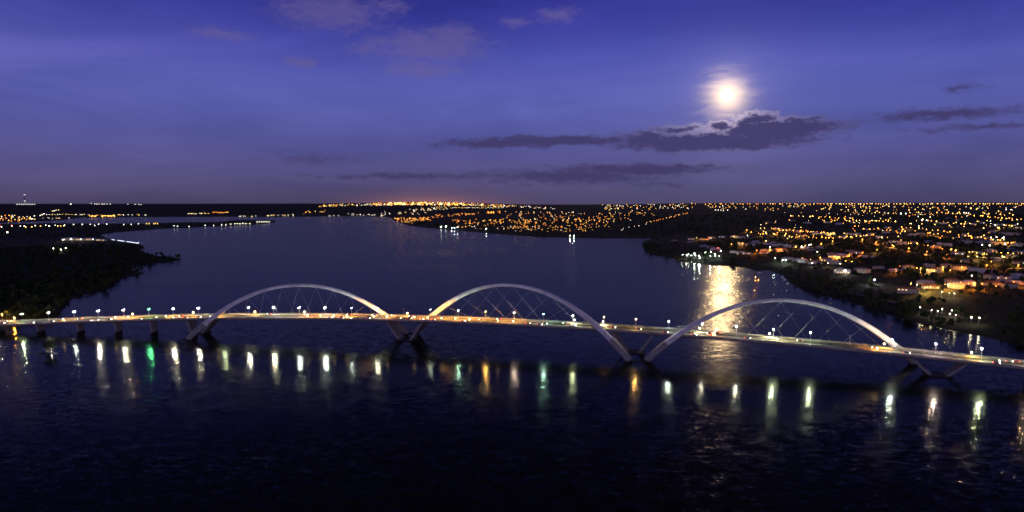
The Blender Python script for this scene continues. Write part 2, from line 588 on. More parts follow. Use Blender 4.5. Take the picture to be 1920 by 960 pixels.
# ------------------------------------------------------------------ moon
mp = np.array([0, 0, CAM_H]) + md * 120000
moon_m = emitter('moon_surface', (1.0, .93, .78), 9.0)
moon = MB().ball((0, 0, 0), 120000 * math.tan(R(.44)), 24).build('moon', moon_m, None, True)
moon.location = mp
tag(moon, 'bright full moon glowing above the long dark cloud', 'moon')

# ------------------------------------------------------------------ bridge
def yc(x): return 660 - .264 * x - .000239 * x * x
def zd(x):
    z = 22.5 - 5.1e-5 * (x + 18) ** 2
    return 7.5 + math.log1p(math.exp((z - 7.5) / 1.2)) * 1.2 if z < 13 else z

def frame(x):
    t = Vector((1, -.264 - .000478 * x, 0)).normalized()
    return Vector((x, yc(x), zd(x))), t, Vector((-t.y, t.x, 0))

def pt(x, lat, dz=0.):
    c, t, n = frame(x)
    return c + n * lat + Vector((0, 0, dz))

SX = np.linspace(-790, 600, 2800)
SS = np.concatenate([[0], np.cumsum(np.hypot(np.diff(SX), np.diff(yc(SX))))])
def x_at(s): return float(np.interp(s, SS, SX))
def s_at(x): return float(np.interp(x, SX, SS))

bridge = empty('arch_bridge', (0, 660, 0))
tag(bridge, 'long white three arched road bridge crossing the lake', 'bridge')
INV = Matrix.Translation((0, -660, 0))

def bpart(mb, name, m, parent=None, smooth=False):
    mb.v = [(v[0], v[1] - 660, v[2]) for v in mb.v]
    return mb.build(name, m, bridge if parent is None else parent, smooth)

DX = np.linspace(-785, 592, 150)
HW = 13.0
def sweep(prof, xs=DX):
    return MB().loft([[tuple(pt(float(x), l, z)) for l, z in prof] for x in xs])
deck = bpart(sweep([(-HW, -.05), (HW, -.05), (HW, -1.3), (8.2, -3.0), (-8.2, -3.0), (-HW, -1.3)]), 'deck', M_conc)
for sgn in (-1, 1):
    rd = bpart(sweep(sorted([(sgn * .75, -.04), (sgn * 11.0, -.04), (sgn * 11.0, .02), (sgn * .75, .02)], key=lambda p: 0)), 'roadway', M_asph)
    for lat in (4.2, 7.6):
        mk = MB()
        for s in np.arange(20, SS[-1] - 20, 12):
            a, b = x_at(s), x_at(s + 4)
            vv = [tuple(pt(a, sgn * lat - .1, .028)), tuple(pt(b, sgn * lat - .1, .028)), tuple(pt(b, sgn * lat + .1, .028)), tuple(pt(a, sgn * lat + .1, .028))]
            mk.add(vv, [(0, 1, 2, 3)])
        bpart(mk, 'lane_marking', M_paint, rd)['kind'] = 'stuff'
    bpart(sweep([(sgn * 10.7, .028), (sgn * 10.85, .028), (sgn * 10.85, .034), (sgn * 10.7, .034)]), 'edge_line', M_paint, rd)
    bpart(sweep([(sgn * 11.02, -.04), (sgn * 12.6, -.04), (sgn * 12.6, .2), (sgn * 11.02, .2)]), 'footway', M_walk)
    par = bpart(sweep([(sgn * 12.62, -.04), (sgn * 13.06, -.6), (sgn * 13.06, .62), (sgn * 12.62, .62)]), 'parapet', M_conc)
    rail = MB()
    for s in np.arange(10, SS[-1], 7.):
        x = x_at(s)
        rail.box(tuple(pt(x, sgn * 12.84, .87)), (.12, .12, .5))
    bpart(rail, 'railing_posts', M_steel, par)['kind'] = 'stuff'
    bpart(sweep([(sgn * 12.78, 1.12), (sgn * 12.9, 1.12), (sgn * 12.9, 1.2), (sgn * 12.78, 1.2)]), 'handrail', M_steel, par)
bpart(sweep([(-.32, -.04), (.32, -.04), (.14, .85), (-.14, .85)]), 'median_barrier', M_walk)

# arches: foot points in plan (near side / far side), crown height
PIER_X = [-334, -107, 113, 343]
def far_near(x, lat): return pt(x, lat)
ARCH = [((-329, 685), (-111, 716), 53.8), ((-102.5, 716), (103.5, 589.5), 59.3), ((117.5, 589.5), (346, 578), 54.6)]

def arch_pt(a, u):
    (x0, y0), (x1, y1), h = a
    k = 2 * u - 1
    return Vector((x0 + (x1 - x0) * u, y0 + (y1 - y0) * u, .6 + (h - .6) * (1 - abs(k) ** 2.05)))

def arch_ring(a, u, grow=0.):
    p = arch_pt(a, u)
    t = (arch_pt(a, min(1, u + .004)) - arch_pt(a, max(0, u - .004))).normalized()
    side = t.cross(Vector((0, 0, 1))).normalized()
    up = side.cross(t)
    k = abs(2 * u - 1) ** 1.6
    hh = 1.36 + 1.2 * k + grow
    ww = 1.6 + .75 * k + grow
    c = .28
    return [tuple(p + side * ww * sx + up * hh * sy) for sx, sy in
            ((-1, -1 + c), (-1 + c, -1), (1 - c, -1), (1, -1 + c), (1, 1 - c), (1 - c, 1), (-1 + c, 1), (-1, 1 - c))]

HANG = 9
for ai, a in enumerate(ARCH):
    us = np.linspace(0, 1, 73)
    arch = bpart(MB().loft([arch_ring(a, float(u)) for u in us]), 'arch', M_arch)
    tag(arch, ['leftmost white arch, its near foot in front of the deck', 'middle white arch, the tallest of the three',
               'rightmost white arch crossing the moon reflection'][ai])
    for rng in (np.linspace(0, .075, 6), np.linspace(.925, 1, 6)):
        bpart(MB().loft([arch_ring(a, float(u), .22) for u in rng]), 'concrete_base', M_conc, arch)
    sg = -1 if ai == 1 else 1
    mid = .5
    for h in range(HANG):
        u = mid + (h - (HANG - 1) / 2) * (.078 if ai != 1 else .083)
        p = arch_pt(a, u)
        dl = 19.0 if ai == 0 else 26.0
        s0 = s_at(p.x)
        bot = p - Vector((0, 0, 1.5))
        for lat in (-1, 1):
            e = pt(x_at(s0 - lat * sg * dl), lat * 13.1, -.2)
            bpart(MB().tube(tuple(bot), tuple(e), .06, n=5), 'cable', M_cable, arch)
            ank = MB()
            c, t, n = frame(x_at(s0 - lat * sg * dl))
            Mx = Matrix(((t.x, n.x, 0, c.x + n.x * lat * 13.5), (t.y, n.y, 0, c.y + n.y * lat * 13.5), (0, 0, 1, c.z - .95), (0, 0, 0, 1)))
            ank.prism([(-1.5, .35), (1.5, .35), (.8, -.75), (-.8, -.75)], -.52, .52, 0, Mx)
            bpart(ank, 'cable_anchor', M_conc, arch)

# V shaped piers that carry the deck, with their caps just above the water
for k, x in enumerate(PIER_X):
    c, t, n = frame(x)
    pier = None
    top = c.z - 2.9
    cap = MB()
    Mx = Matrix(((t.x, n.x, 0, c.x), (t.y, n.y, 0, c.y), (0, 0, 1, 0), (0, 0, 0, 1)))
    cap.prism([(-9.5, -2), (9.5, -2), (9.5, .5), (8.5, .9), (-8.5, .9), (-9.5, .5)], -8, 8, 0, Mx)
    pier = bpart(cap, 'pier', M_conc_d)
    for sg in (-1, 1):
        sp_b, sp_t = 6.0, (19.0 if not (k == 0 and sg < 0) else 9.5)
        leg = MB()
        def ring(z, off, hw, th):
            return [tuple(c + t * (sg * off + a * th) + n * (b * hw) + Vector((0, 0, z - c.z))) for a, b in ((-1, -1), (1, -1), (1, 1), (-1, 1))]
        leg.loft([ring(.9, sp_b, 6.2, 1.5), ring(top * .5, (sp_b + sp_t) / 2, 7.2, 1.2), ring(top + .3, sp_t, 8.0, 1.0)])
        bpart(leg, 'inclined_leg', M_conc, pier)
for (fx, fy, wx) in ((-331, 685, 10), (-107, 717, 16), (110.5, 589, 22), (347, 578, 10)):
    cap = MB().box((fx, fy, -.7), (wx, 8, 2.2))
    bpart(cap, 'arch_foot_cap', M_conc_d)

for x in (-727, -684, -641, -598, -555, -511, -467, -425, -385, 397, 441, 485, 529):
    c, t, n = frame(x)
    Mx = Matrix(((t.x, n.x, 0, c.x), (t.y, n.y, 0, c.y), (0, 0, 1, 0), (0, 0, 0, 1)))
    w = MB().prism([(-.8, -3), (.8, -3), (.8, c.z - 2.9), (-.8, c.z - 2.9)], -5.5, 5.5, 0, Mx)
    w.prism([(-1.4, c.z - 3.9), (1.4, c.z - 3.9), (1.6, c.z - 2.95), (-1.6, c.z - 2.95)], -7.4, 7.4, 0, Mx)
    wall = bpart(w, 'wall_pier', M_conc)
    bpart(MB().prism([(-1.6, -3), (1.6, -3), (1.6, .4), (-1.6, .4)], -5.9, 5.9, 0, Mx), 'footing', M_conc_d, wall)

# ------------------------------------------------------------------ lamp posts along the bridge median
pole_me = MB()
pole_me.tube((0, 0, 0), (0, 0, .9), .17, .15, 8).tube((0, 0, .9), (0, 0, 8.2), .11, .07, 8)
pole_me.tube((0, 0, 8.15), (0, -.9, 8.5), .05, .045, 6).tube((0, 0, 8.15), (0, .9, 8.5), .05, .045, 6)
pole_me = pole_me.mesh('lamp_pole', M_steel)
head_me = {sg: MB().prism([(-.24, 0), (.24, 0), (.18, .16), (-.18, .16)], .0, .85, 0, Matrix.Translation((0, sg * 1.2 - .425, 8.45))).mesh('lamp_head', M_steel) for sg in (-1, 1)}
lens_cache = {}
def lens_mesh(key, m, r, sg):
    if (key, sg) not in lens_cache:
        lens_cache[key, sg] = MB().ball((0, sg * 1.15, 8.38), r, 8, 0, .6).mesh('lamp_lens', m() )
    return lens_cache[key, sg]

LAMP_COL = {'white': ((1, .97, .86), 90), 'cool': ((.82, .97, .95), 90), 'greenish': ((.84, 1.0, .70), 80), 'green': ((.15, 1.0, .40), 24),
            'amber': ((1.0, .62, .20), 24), 'warm': ((1.0, .80, .55), 28), 'pink': ((1.0, .78, .74), 26), 'teal': ((.55, 1.0, .85), 26)}
# photo bearings of the posts and how they burn: power factor 0 = out
lamp_list = [(-58, 'warm', .8), (-8, 'warm', .9), (41, 'greenish', .8), (91, 'white', .5), (139, 'cool', .40), (184, 'white', 1.1), (231.5, 'white', 1.1), (279, 'green', .55), (325, 'white', 1.1),
             (372, 'white', .85), (420, 'greenish', .5), (466, 'white', 1.0), (513, 'white', 1.0), (561, 'cool', .85), (609, 'cool', 1.1), (659, 'cool', .25), (707, 'white', .8),
             (757, 'white', 0), (807, 'cool', .12), (859, 'teal', .5), (910.5, 'amber', .9), (964, 'pink', .55), (1019, 'teal', .95), (1074, 'greenish', .6), (1132.5, 'amber', .35),
             (1192, 'amber', .9), (1254, 'cool', .75), (1317, 'white', .3), (1381, 'white', .5), (1450, 'greenish', 1.0), (1520, 'greenish', 1.0), (1594, 'white', 0),
             (1673, 'cool', 1.0), (1755, 'pink', 1.1), (1841, 'greenish', 1.0), (1932, 'warm', .8)]

def x_on_bridge(px, lat, dz):
    lo, hi = -780., 590.
    for _ in range(40):
        m = (lo + hi) / 2
        p = np.array(pt(m, lat, dz)) - [0, 0, CAM_H]
        if 960 + FOC * p[0] / (p @ FW) < px: lo = m
        else: hi = m
    return (lo + hi) / 2

for k, (px, key, pw) in enumerate(lamp_list):
    x = x_on_bridge(px, 0, 8.3)
    c, t, n = frame(x)
    o = empty('street_lamp', tuple(c + Vector((0, 0, .84))), math.atan2(t.y, t.x))
    state = ('unlit' if pw == 0 else 'dimly glowing ' + key if pw < .3 else 'lit ' + key)
    tag(o, f'{state} twin lamp post on bridge median, {ORD[k]} counted from the left end', 'lamp post', 'lamp posts along the bridge median')
    link('pole', pole_me, o)
    for sg in (-1, 1):
        hd = link('lamp_head', head_me[sg], o)
        kk = 'out' if pw == 0 else key if pw >= .3 else key + '_dim'
        col_, st_ = LAMP_COL[key]
        link('lens', lens_mesh(kk, (lambda: M_glass) if pw == 0 else (lambda: emitter('lamp_glow_' + kk, col_, st_ * (1 if pw >= .3 else .12))), .40, sg), hd)
    if pw > 0:
        li = bpy.data.lights.new('lamp_light', 'POINT')
        li.energy = 25000 * pw
        li.color = tuple(c * w for c, w in zip(LAMP_COL[key][0], (1, .98, .92)))
        li.shadow_soft_size = .4
        lo = link('lamp_light', li, o, (0, 0, 7.6))

# low amber floodlights on short posts along both footways
fl_pole = MB().tube((0, 0, 0), (0, 0, 2.5), .07, .06, 6).box((0, 0, .1), (.3, .3, .2)).mesh('flood_post', M_steel)
fl_house = MB().prism([(-.3, 2.4), (.3, 2.4), (.22, 2.95), (-.22, 2.95)], -.25, .25).mesh('flood_housing', M_steel)
M_flood = emitter('flood_glow', (1.0, .70, .28), 42)
M_floodw = emitter('flood_glow_white', (1.0, .90, .68), 36)
fl_lens = MB().ball((0, -.1, 2.75), .46, 8).mesh('flood_lens', M_flood)
fl_lensw = MB().ball((0, -.1, 2.75), .46, 8).mesh('flood_lens', M_floodw)
floods = [(p, -1) for p in (118, 216, 240, 311, 408, 576, 600.6, 625.6, 650, 700.6, 725.6, 776.6, 802, 828, 854, 880.6, 933.4, 962, 1457, 1645)] + \
         [(p, 1) for p in (27, 249, 362.5, 478, 571, 763.8, 1077, 1131, 1312, 1344, 1443, 1658, 1822)]
cnt = {-1: 0, 1: 0}
for px, sg in floods:
    x = x_on_bridge(px, sg * 12.0, 2.7)
    c, t, n = frame(x)
    o = empty('floodlight', tuple(c + n * (sg * 12.0) + Vector((0, 0, .2))), math.atan2(t.y, t.x) + (math.pi if sg < 0 else 0))
    wht = px in (1457, 1443, 1312, 1131, 1077)
    where = 'near footway' if sg < 0 else 'far footway'
    tag(o, f'{"pale" if wht else "amber"} floodlight on short post on the bridge\'s {where}, {ORD[cnt[sg]]} from the left', 'floodlight', f'floodlights on the {where}')
    cnt[sg] += 1
    link('post', fl_pole, o)
    link('housing', fl_house, o)
    link('lens', fl_lensw if wht else fl_lens, o)
    li = bpy.data.lights.new('flood_light', 'SPOT')
    li.energy = 56000
    li.color = (1.0, .40, .05) if not wht else (1, .80, .42)
    li.spot_size, li.spot_blend = R(150), .6
    li.shadow_soft_size = .4
    lo = link('flood_light', li, o, (0, -.7, 2.9))
    lo.rotation_euler = (R(-58), 0, 0)                    # across the carriageway, away from the water

# ------------------------------------------------------------------ cars
CARS_COL = {'white': (.75, .75, .75), 'silver': (.45, .46, .48), 'black': (.02, .02, .022), 'red': (.35, .03, .02), 'dark blue': (.03, .05, .14), 'grey': (.16, .16, .17)}
car_mats = {k: mat('car_paint_' + k.replace(' ', '_'), v, .25, .1, spec=.6) for k, v in CARS_COL.items()}
def ring_sec(x, hw, z0, z1, tuck=.08):
    return [(x, -hw, z0), (x, -hw - tuck, (z0 + z1) / 2), (x, -hw + .06, z1), (x, hw - .06, z1), (x, hw + tuck, (z0 + z1) / 2), (x, hw, z0)]
body_mb = MB().loft([ring_sec(-2.15, .70, .42, .80, .02), ring_sec(-2.05, .80, .30, .92), ring_sec(-1.2, .82, .24, .96), ring_sec(.3, .82, .24, .95),
                     ring_sec(1.3, .82, .24, .86), ring_sec(2.0, .78, .30, .72), ring_sec(2.15, .64, .40, .60, .02)])
cab_mb = MB().loft([[(-1.75, -.70, .93), (-1.75, .70, .93), (-1.75, .70, .95), (-1.75, -.70, .95)], [(-1.15, -.74, .93), (-1.15, .74, .93), (-1.15, .58, 1.42), (-1.15, -.58, 1.42)],
                    [(.15, -.74, .93), (.15, .74, .93), (.15, .58, 1.45), (.15, -.58, 1.45)], [(1.0, -.70, .88), (1.0, .70, .88), (1.0, .70, .90), (1.0, -.70, .90)]])
cab_me = cab_mb.mesh('car_windows', M_glass)
roof_me = MB().prism([(-1.1, 1.42), (.12, 1.45), (.1, 1.5), (-1.05, 1.48)], -.56, .56)
wheel_me = MB().tube((0, -.11, 0), (0, .11, 0), .32, n=12).mesh('wheel', M_rubber)
rim_me = MB().tube((0, -.12, 0), (0, .12, 0), .19, n=8).mesh('rim', M_steel)
hl_me = MB().ball((2.08, 0, .62), .19, 6, 0, .7).mesh('headlight', M_headl)
tl_me = MB().box((-2.14, 0, .78), (.1, .36, .2)).mesh('tail_light', M_taill)
body_me = {k: body_mb.mesh('car_body', m) for k, m in car_mats.items()}
roofs_me = {k: roof_me.mesh('car_roof', m) for k, m in car_mats.items()}
near_cars = [5, 60, 97, 118, 168, 181, 205, 262, 290, 322, 348, 373, 390, 618, 640, 655, 690, 722, 748, 768, 790, 812, 868, 990, 1012, 1022, 1075, 1150, 1198, 1248, 1302, 1336, 1402, 1700, 1868]
far_cars = [18, 150, 340, 505, 575, 655, 702, 738, 770, 902, 936, 1060, 1330, 1345, 1500, 1640, 1880, 1905]
cols = list(CARS_COL)
cr = random.Random(3)
for lst, sg in ((near_cars, -1), (far_cars, 1)):
    for k, px in enumerate(lst):
        lat = sg * cr.choice((2.5, 5.9, 9.2))
        x = x_on_bridge(px, lat, .6)
        c, t, n = frame(x)
        cn = cr.choice(cols)
        o = empty('car', tuple(c + n * lat + Vector((0, 0, .024))), math.atan2(t.y, t.x) + (0 if sg < 0 else math.pi))
        tag(o, f'{cn} car on the bridge\'s {"near" if sg < 0 else "far"} carriageway, {ORD[k]} from the left, lights on', 'car',
            f'cars on the {"near" if sg < 0 else "far"} carriageway')
        link('body', body_me[cn], o)
        cb = link('cabin', cab_me, o)
        link('roof', roofs_me[cn], cb)
        for wx in (-1.35, 1.35):
            for wy in (-.78, .78):
                w = link('wheel', wheel_me, o, (wx, wy, .32))
                link('rim', rim_me, w)
        for wy in (-.58, .58):
            link('headlight', hl_me, o, (0, wy, 0))
            link('tail_light', tl_me, o, (0, wy, 0))
        sp = bpy.data.lights.new('headlight_beam', 'SPOT')
        sp.energy = 420
        sp.color = (1.0, .90, .70)
        sp.spot_size = R(75)
        sp.spot_blend = .8
        sp.shadow_soft_size = .15
        so = link('headlight_beam', sp, o, (2.4, 0, .72))
        so.rotation_euler = (0, R(-90 + 9), 0)

# ------------------------------------------------------------------ trees
def leaf_cloud(rng, n, rad, leaf, blobs):
    """leaf faces scattered through several overlapping clumps: returns V, F arrays"""
    cs = []
    for _ in range(blobs):
        a, u = rng.uniform(0, 2 * math.pi), rng.uniform(-.55, .75)
        d = rng.uniform(.25, .78)
        cs.append((math.cos(a) * rad[0] * d, math.sin(a) * rad[1] * d, u * rad[2], rng.uniform(.28, .48)))
    V, F = [], []
    for k in range(n):
        c = cs[k % blobs]
        v = np.array([rng.gauss(0, 1) for _ in range(3)]); v /= np.linalg.norm(v)
        v = v * (rng.random() ** .4) * c[3] * min(rad[0], rad[2] * 1.2)
        p = np.array(c[:3]) + v
        q = Vector((rng.gauss(0, 1), rng.gauss(0, 1), rng.gauss(0, 1.4))).normalized()
        e1 = q.orthogonal().normalized(); e2 = q.cross(e1)
        s = leaf * rng.uniform(.6, 1.3)
        b = len(V)
        for sx, sy in ((-1, -.6), (1, -.5), (.8, .6), (-.7, .7)):
            V.append(tuple(p + np.array(e1 * sx * s + e2 * sy * s)))
        F.append((b, b + 1, b + 2, b + 3))
    return np.array(V), np.array(F)

TREES = []
trng = random.Random(11)
for k in range(7):
    h = (9, 7.5, 11, 6, 8, 12, 6.5)[k]
    w = (4.2, 4.6, 4.0, 3.8, 5.2, 4.4, 3.2)[k]
    V, F = leaf_cloud(trng, 520, (w, w, h * .34), .55, 13)
    V[:, 2] += h * .64
    cm = np_mesh('tree_crown', V, F, [M_leaf if k % 3 else M_leaf2])
    tm = MB().tube((0, 0, -.6), (.15, .1, h * .42), .30, .20, 7)
    for b in range(6):
        a = b * 1.05 + k
        tm.tube((.12, .08, h * (.28 + .02 * b)), (math.cos(a) * w * .6, math.sin(a) * w * .6, h * (.58 + .05 * (b % 3))), .12, .04, 5)
    TREES.append((tm.mesh('tree_trunk', M_bark), cm, h))

def tree(loc, kind, scale, rz, label, group):
    o = empty('tree', loc, rz)
    o.scale = (scale, scale, scale * trng.uniform(.9, 1.15))
    tag(o, label, 'tree', group)
    link('trunk', TREES[kind][0], o)
    link('crown', TREES[kind][1], o)
    return o

# ------------------------------------------------------------------ town lights (bearings in the photograph)
def zz(l, s, ox, oy): return [(ox + p[0] / s, oy + p[1] / s, *p[2:]) for p in l]
A, Y, W, G, B, O = 'amber', 'yellow', 'white', 'green', 'blue', 'orange'
right = zz([(108, 32, Y), (258, 30, Y), (430, 65, Y), (445, 60, Y), (505, 65, Y), (515, 50, Y), (525, 32, Y), (628, 70, Y), (675, 45, Y), (695, 72, Y), (757, 48, Y), (765, 75, Y),
            (820, 45, Y), (845, 37, Y), (908, 40, Y), (912, 58, Y), (908, 85, Y), (836, 80, Y), (862, 82, Y), (985, 55, Y), (985, 85, Y), (1042, 38, Y), (1103, 40, Y), (108, 175, A),
            (400, 158, Y), (455, 183, Y), (560, 180, Y), (665, 143, A), (665, 170, Y), (645, 207, A), (752, 200, Y), (865, 193, Y), (980, 183, Y), (1018, 160, Y), (1098, 175, Y),
            (1115, 157, Y), (0, 265, A), (70, 310, Y), (75, 272, A), (88, 360, Y), (148, 275, O), (178, 322, A), (187, 345, A), (228, 280, O), (275, 280, O), (260, 327, A), (280, 335, A),
            (348, 332, A), (430, 337, A), (522, 345, A), (520, 307, Y), (558, 310, Y), (655, 308, Y), (620, 350, A), (655, 358, A), (540, 385, A), (424, 408, A), (770, 320, Y),
            (735, 352, A), (885, 330, O), (835, 370, O, 1.5), (975, 398, O, 1.4), (988, 255, Y), (1085, 350, A), (1030, 352, Y), (1100, 255, A), (1240, 268, A), (1135, 427, A), (1150, 440, A),
            (1220, 378, A), (1195, 340, Y), (982, 475, Y), (840, 500, O, 1.5), (703, 522, O, 1.6), (415, 553, O, 1.5), (258, 570, O, 1.6), (335, 608, W), (490, 608, W), (172, 443, O, 1.3),
            (45, 460, O, 1.3), (22, 465, O), (300, 425, W), (322, 423, W), (265, 430, Y), (228, 440, W), (385, 495, W), (615, 613, W), (560, 540, A), (665, 683, W, 2.0), (955, 775, B, 2.1),
            (70, 577, G, 2.0), (38, 577, G, 1.3), (1222, 110, G, 2.2), (1270, 110, G, 1.6), (1170, 670, O)], 5.333, 1460, 380)
right += zz([(130, 72, Y), (192, 68, Y), (268, 65, Y), (342, 60, Y), (368, 47, Y), (418, 55, A), (430, 75, A), (408, 100, A, 1.5), (225, 98, Y), (138, 100, Y), (510, 73, Y), (522, 95, Y),
             (632, 95, Y), (615, 105, Y), (680, 103, W, 1.3), (703, 103, W, 1.3), (725, 105, W), (748, 60, Y), (803, 68, Y), (812, 58, Y), (870, 100, A), (885, 108, Y), (927, 113, A, 1.6),
             (1043, 118, A, 1.8), (1025, 87, Y), (1100, 70, W), (1148, 70, W), (1135, 108, A), (1168, 124, Y), (1047, 177, Y), (1160, 175, Y), (220, 140, W), (340, 145, W), (258, 175, G, 2.2),
             (305, 177, G, 1.8), (205, 183, Y), (150, 210, Y), (257, 215, Y), (388, 220, Y, 1.3), (227, 237, W), (532, 230, Y, 1.3), (680, 240, Y), (693, 195, Y, 1.3), (812, 188, Y), (875, 257, Y, 1.3),
             (1015, 252, Y, 1.3), (965, 225, W, 1.5), (990, 228, W, 1.4), (1080, 225, W), (1130, 230, Y), (1160, 232, Y), (1215, 215, W), (65, 270, A), (190, 285, A), (338, 303, A, 1.6),
             (418, 312, A, 1.5), (20, 340, Y), (48, 378, A), (205, 405, A), (756, 352, O, 2.0), (947, 352, W), (1003, 347, W), (1063, 358, W), (1075, 350, W), (945, 375, A, 1.6), (860, 425, W, 1.2),
             (935, 430, W, 1.2), (1087, 415, W), (1152, 405, A, 1.9), (1118, 405, A), (375, 432, O), (555, 465, A), (127, 458, O), (308, 492, A, 1.3), (505, 525, O, 1.2), (760, 497, A), (805, 503, Y),
             (880, 510, Y, 1.4), (718, 540, Y), (808, 543, Y), (1060, 540, Y), (1080, 542, Y), (950, 593, A, 1.4), (905, 627, O, 1.7), (1222, 625, A, 1.4), (680, 635, A, 1.2), (657, 648, A),
             (468, 647, A, 1.2), (245, 660, A, 1.3), (312, 672, Y), (788, 817, O, 1.6), (525, 828, Y, 1.3), (490, 820, A), (1172, 798, O, 1.8), (285, 855, Y, 1.5), (340, 845, Y, 1.2), (755, 735, W),
             (455, 897, W, .8), (530, 910, W, .8), (580, 912, W, .8), (150, 808, Y, .8), (208, 825, W, .8)], 5.333, 1680, 380)
field = zz([(910, 760, W), (980, 775, W), (1015, 783, W), (1043, 770, W), (1100, 778, W), (1087, 798, W), (1145, 775, W), (1123, 805, W, .7), (1218, 820, W, 1.1), (1266, 823, W, 1.1)], 3.2, 1440, 340)
penin = zz([(478, 590, G, 1.3), (612, 575, G, 1.4), (668, 570, G, 1.4), (735, 563, G), (797, 557, G, 1.5), (907, 547, G, 1.4), (672, 622, G, 1.5), (660, 600, G), (711, 592, G), (572, 598, G), (620, 600, G),
            (545, 580, G, .8), (840, 580, G), (790, 602, G), (845, 603, G, .8), (890, 603, G), (525, 595, W)], 6.0, 1200, 380)
penin2 = zz([(775, 395, O, 1.3), (637, 400, Y), (1055, 378, Y), (1207, 372, W), (1200, 310, A, 1.8), (1360, 250, W), (1355, 290, Y), (1400, 287, Y), (1390, 325, Y), (1415, 337, W), (1355, 360, Y),
             (1415, 433, Y, 1.3), (1155, 460, A, 1.2), (1028, 470, A), (1312, 540, O, 1.9), (1465, 530, O, 1.3), (1460, 503, W), (1520, 627, G), (880, 510, 'red', 1.0), (1550, 420, Y),
             (1500, 355, Y), (1545, 340, A), (1480, 290, A), (1420, 235, A, 1.2), (1525, 213, Y), (850, 83, W), (880, 84, W), (910, 85, W), (940, 86, W), (985, 85, W)], 6.0, 1200, 380)
causeway = zz([(20, 420, W), (145, 410, W), (245, 412, W), (290, 410, W), (310, 422, Y, 1.3), (385, 420, Y, 1.2), (425, 405, W, 1.2), (487, 412, Y), (550, 400, W, 1.2), (590, 408, W, 1.5), (665, 400, W),
               (695, 410, Y, 1.2), (730, 410, Y), (775, 398, W), (768, 408, Y, 1.2), (885, 392, W, 1.2), (988, 390, W, 1.2), (1085, 390, W, 1.2), (1137, 403, W), (1183, 388, W, 1.1), (1283, 387, W, 1.2),
               (1485, 392, W), (1575, 390, W), (1663, 383, W), (1760, 380, Y), (1790, 380, Y), (1845, 382, Y), (1868, 378, Y), (1892, 380, Y), (90, 485, W, 2.2), (643, 678, W), (735, 695, W), (793, 675, W),
               (5, 412, 'red', .9), (140, 401, 'red', 1.0)], 6.4, 0, 360)
spit = zz([(1045, 267, G), (1065, 270, G), (1135, 272, W), (1190, 270, W), (1232, 265, G, 1.2), (1283, 265, W), (1330, 262, W), (1355, 262, W), (1385, 257, W), (1410, 255, W), (1425, 255, W),
           (1440, 256, W), (1457, 253, W, 1.3), (1475, 255, W), (1500, 255, W)], 3.2, 0, 340) + [(482 + 4.6 * k, 416.2, W) for k in range(8)]
stadium = [(827, 425.5, G, 2.3), (836, 425, G, 2.3), (847, 428, B, 1.3), (852, 427.3, B, 1.3), (858, 426.5, B, 1.3), (1064, 442.6, B), (1069, 442.6, W), (1076, 442.6, B), (715, 405.0, Y, 1.2), (912, 429, G, 1.1)]
shore_lamps = [(4, 590, A, 1.0), (-30, 588, A, 1.2), (27, 596, A, .6), (-70, 583, A, 1.0)]

LCOL = {'amber': (1.0, .40, .05), 'yellow': (1.0, .58, .12), 'orange': (1.0, .27, .02), 'white': (1.0, .88, .66), 'green': (.84, 1.0, .80), 'blue': (.80, .93, 1.0), 'red': (1.0, .06, .05)}
lm = {k: emitter('town_lamp_' + k, v, 11.0) for k, v in LCOL.items()}
lmr = {k: emitter('row_lamp_' + k, v, 26.0) for k, v in LCOL.items()}
lmn = {k: emitter('near_lamp_' + k, v, 9.0 if k in ('amber', 'yellow', 'orange') else 26.0) for k, v in LCOL.items()}
tl_mesh = {}
def lamp_me(key, rad, near):
    k = (key, round(rad * 6) / 6, near)
    if k not in tl_mesh:
        mb = MB().tube((0, 0, -1), (0, 0, 7.6), .12, .08, 5, 0).tube((0, 0, 7.5), (0, -.8, 7.9), .06, .06, 5, 0)
        mb.ball((0, -.8, 7.9), k[1], 6, 1)
        tl_mesh[k] = mb.mesh('town_lamp', [M_steel, (lmn if near else lm)[key]])
    return tl_mesh[k]

CNAME = {'amber': 'amber', 'yellow': 'yellow', 'orange': 'deep orange', 'white': 'warm white', 'green': 'greenish white', 'blue': 'bluish white', 'red': 'red'}
lamp_world = []
def put_lamps(lst, where, group, strong=False):
    pts = hits([(p[0], p[1]) for p in lst], 7.0)
    for p, h in zip(lst, pts):
        if h is None:
            continue
        size = p[3] if len(p) > 3 else 1.0
        d = math.hypot(h[0], h[1])
        rad = max(.5, .00042 * d) * (.8 + .5 * (size - 1))
        o = link('street_lamp', lamp_me(p[2], rad, strong or d < 2600), None, (h[0], h[1], h[2]))
        big = 'large bright ' if size >= 1.5 else 'small ' if size < 1 else ''
        zone = ''
        if group == 'lamps among the right bank houses':
            zone = (', near skyline' if p[1] < 400 else ', upper slope' if p[1] < 425 else ', middle slope' if p[1] < 465 else ', lower slope') + \
                   (' at left' if p[0] < 1560 else ' left of centre' if p[0] < 1680 else ' right of centre' if p[0] < 1800 else ' at far right')
        tag(o, f'{big}{CNAME[p[2]]} lamp {where}{zone}', 'street lamp', group)
        lamp_world.append((h[0], h[1], d))
        if strong or d < 3400:
            li = bpy.data.lights.new('lamp_light', 'POINT')
            li.energy = (24000 if p[2] in ('amber', 'orange', 'yellow') else 1800 if 'meadow' in group else 4500) * size * size * (3.0 if strong else 1.0)
            li.color = LCOL[p[2]]
            li.shadow_soft_size = .6
            link('lamp_light', li, o, (0, -.8, 6.6))

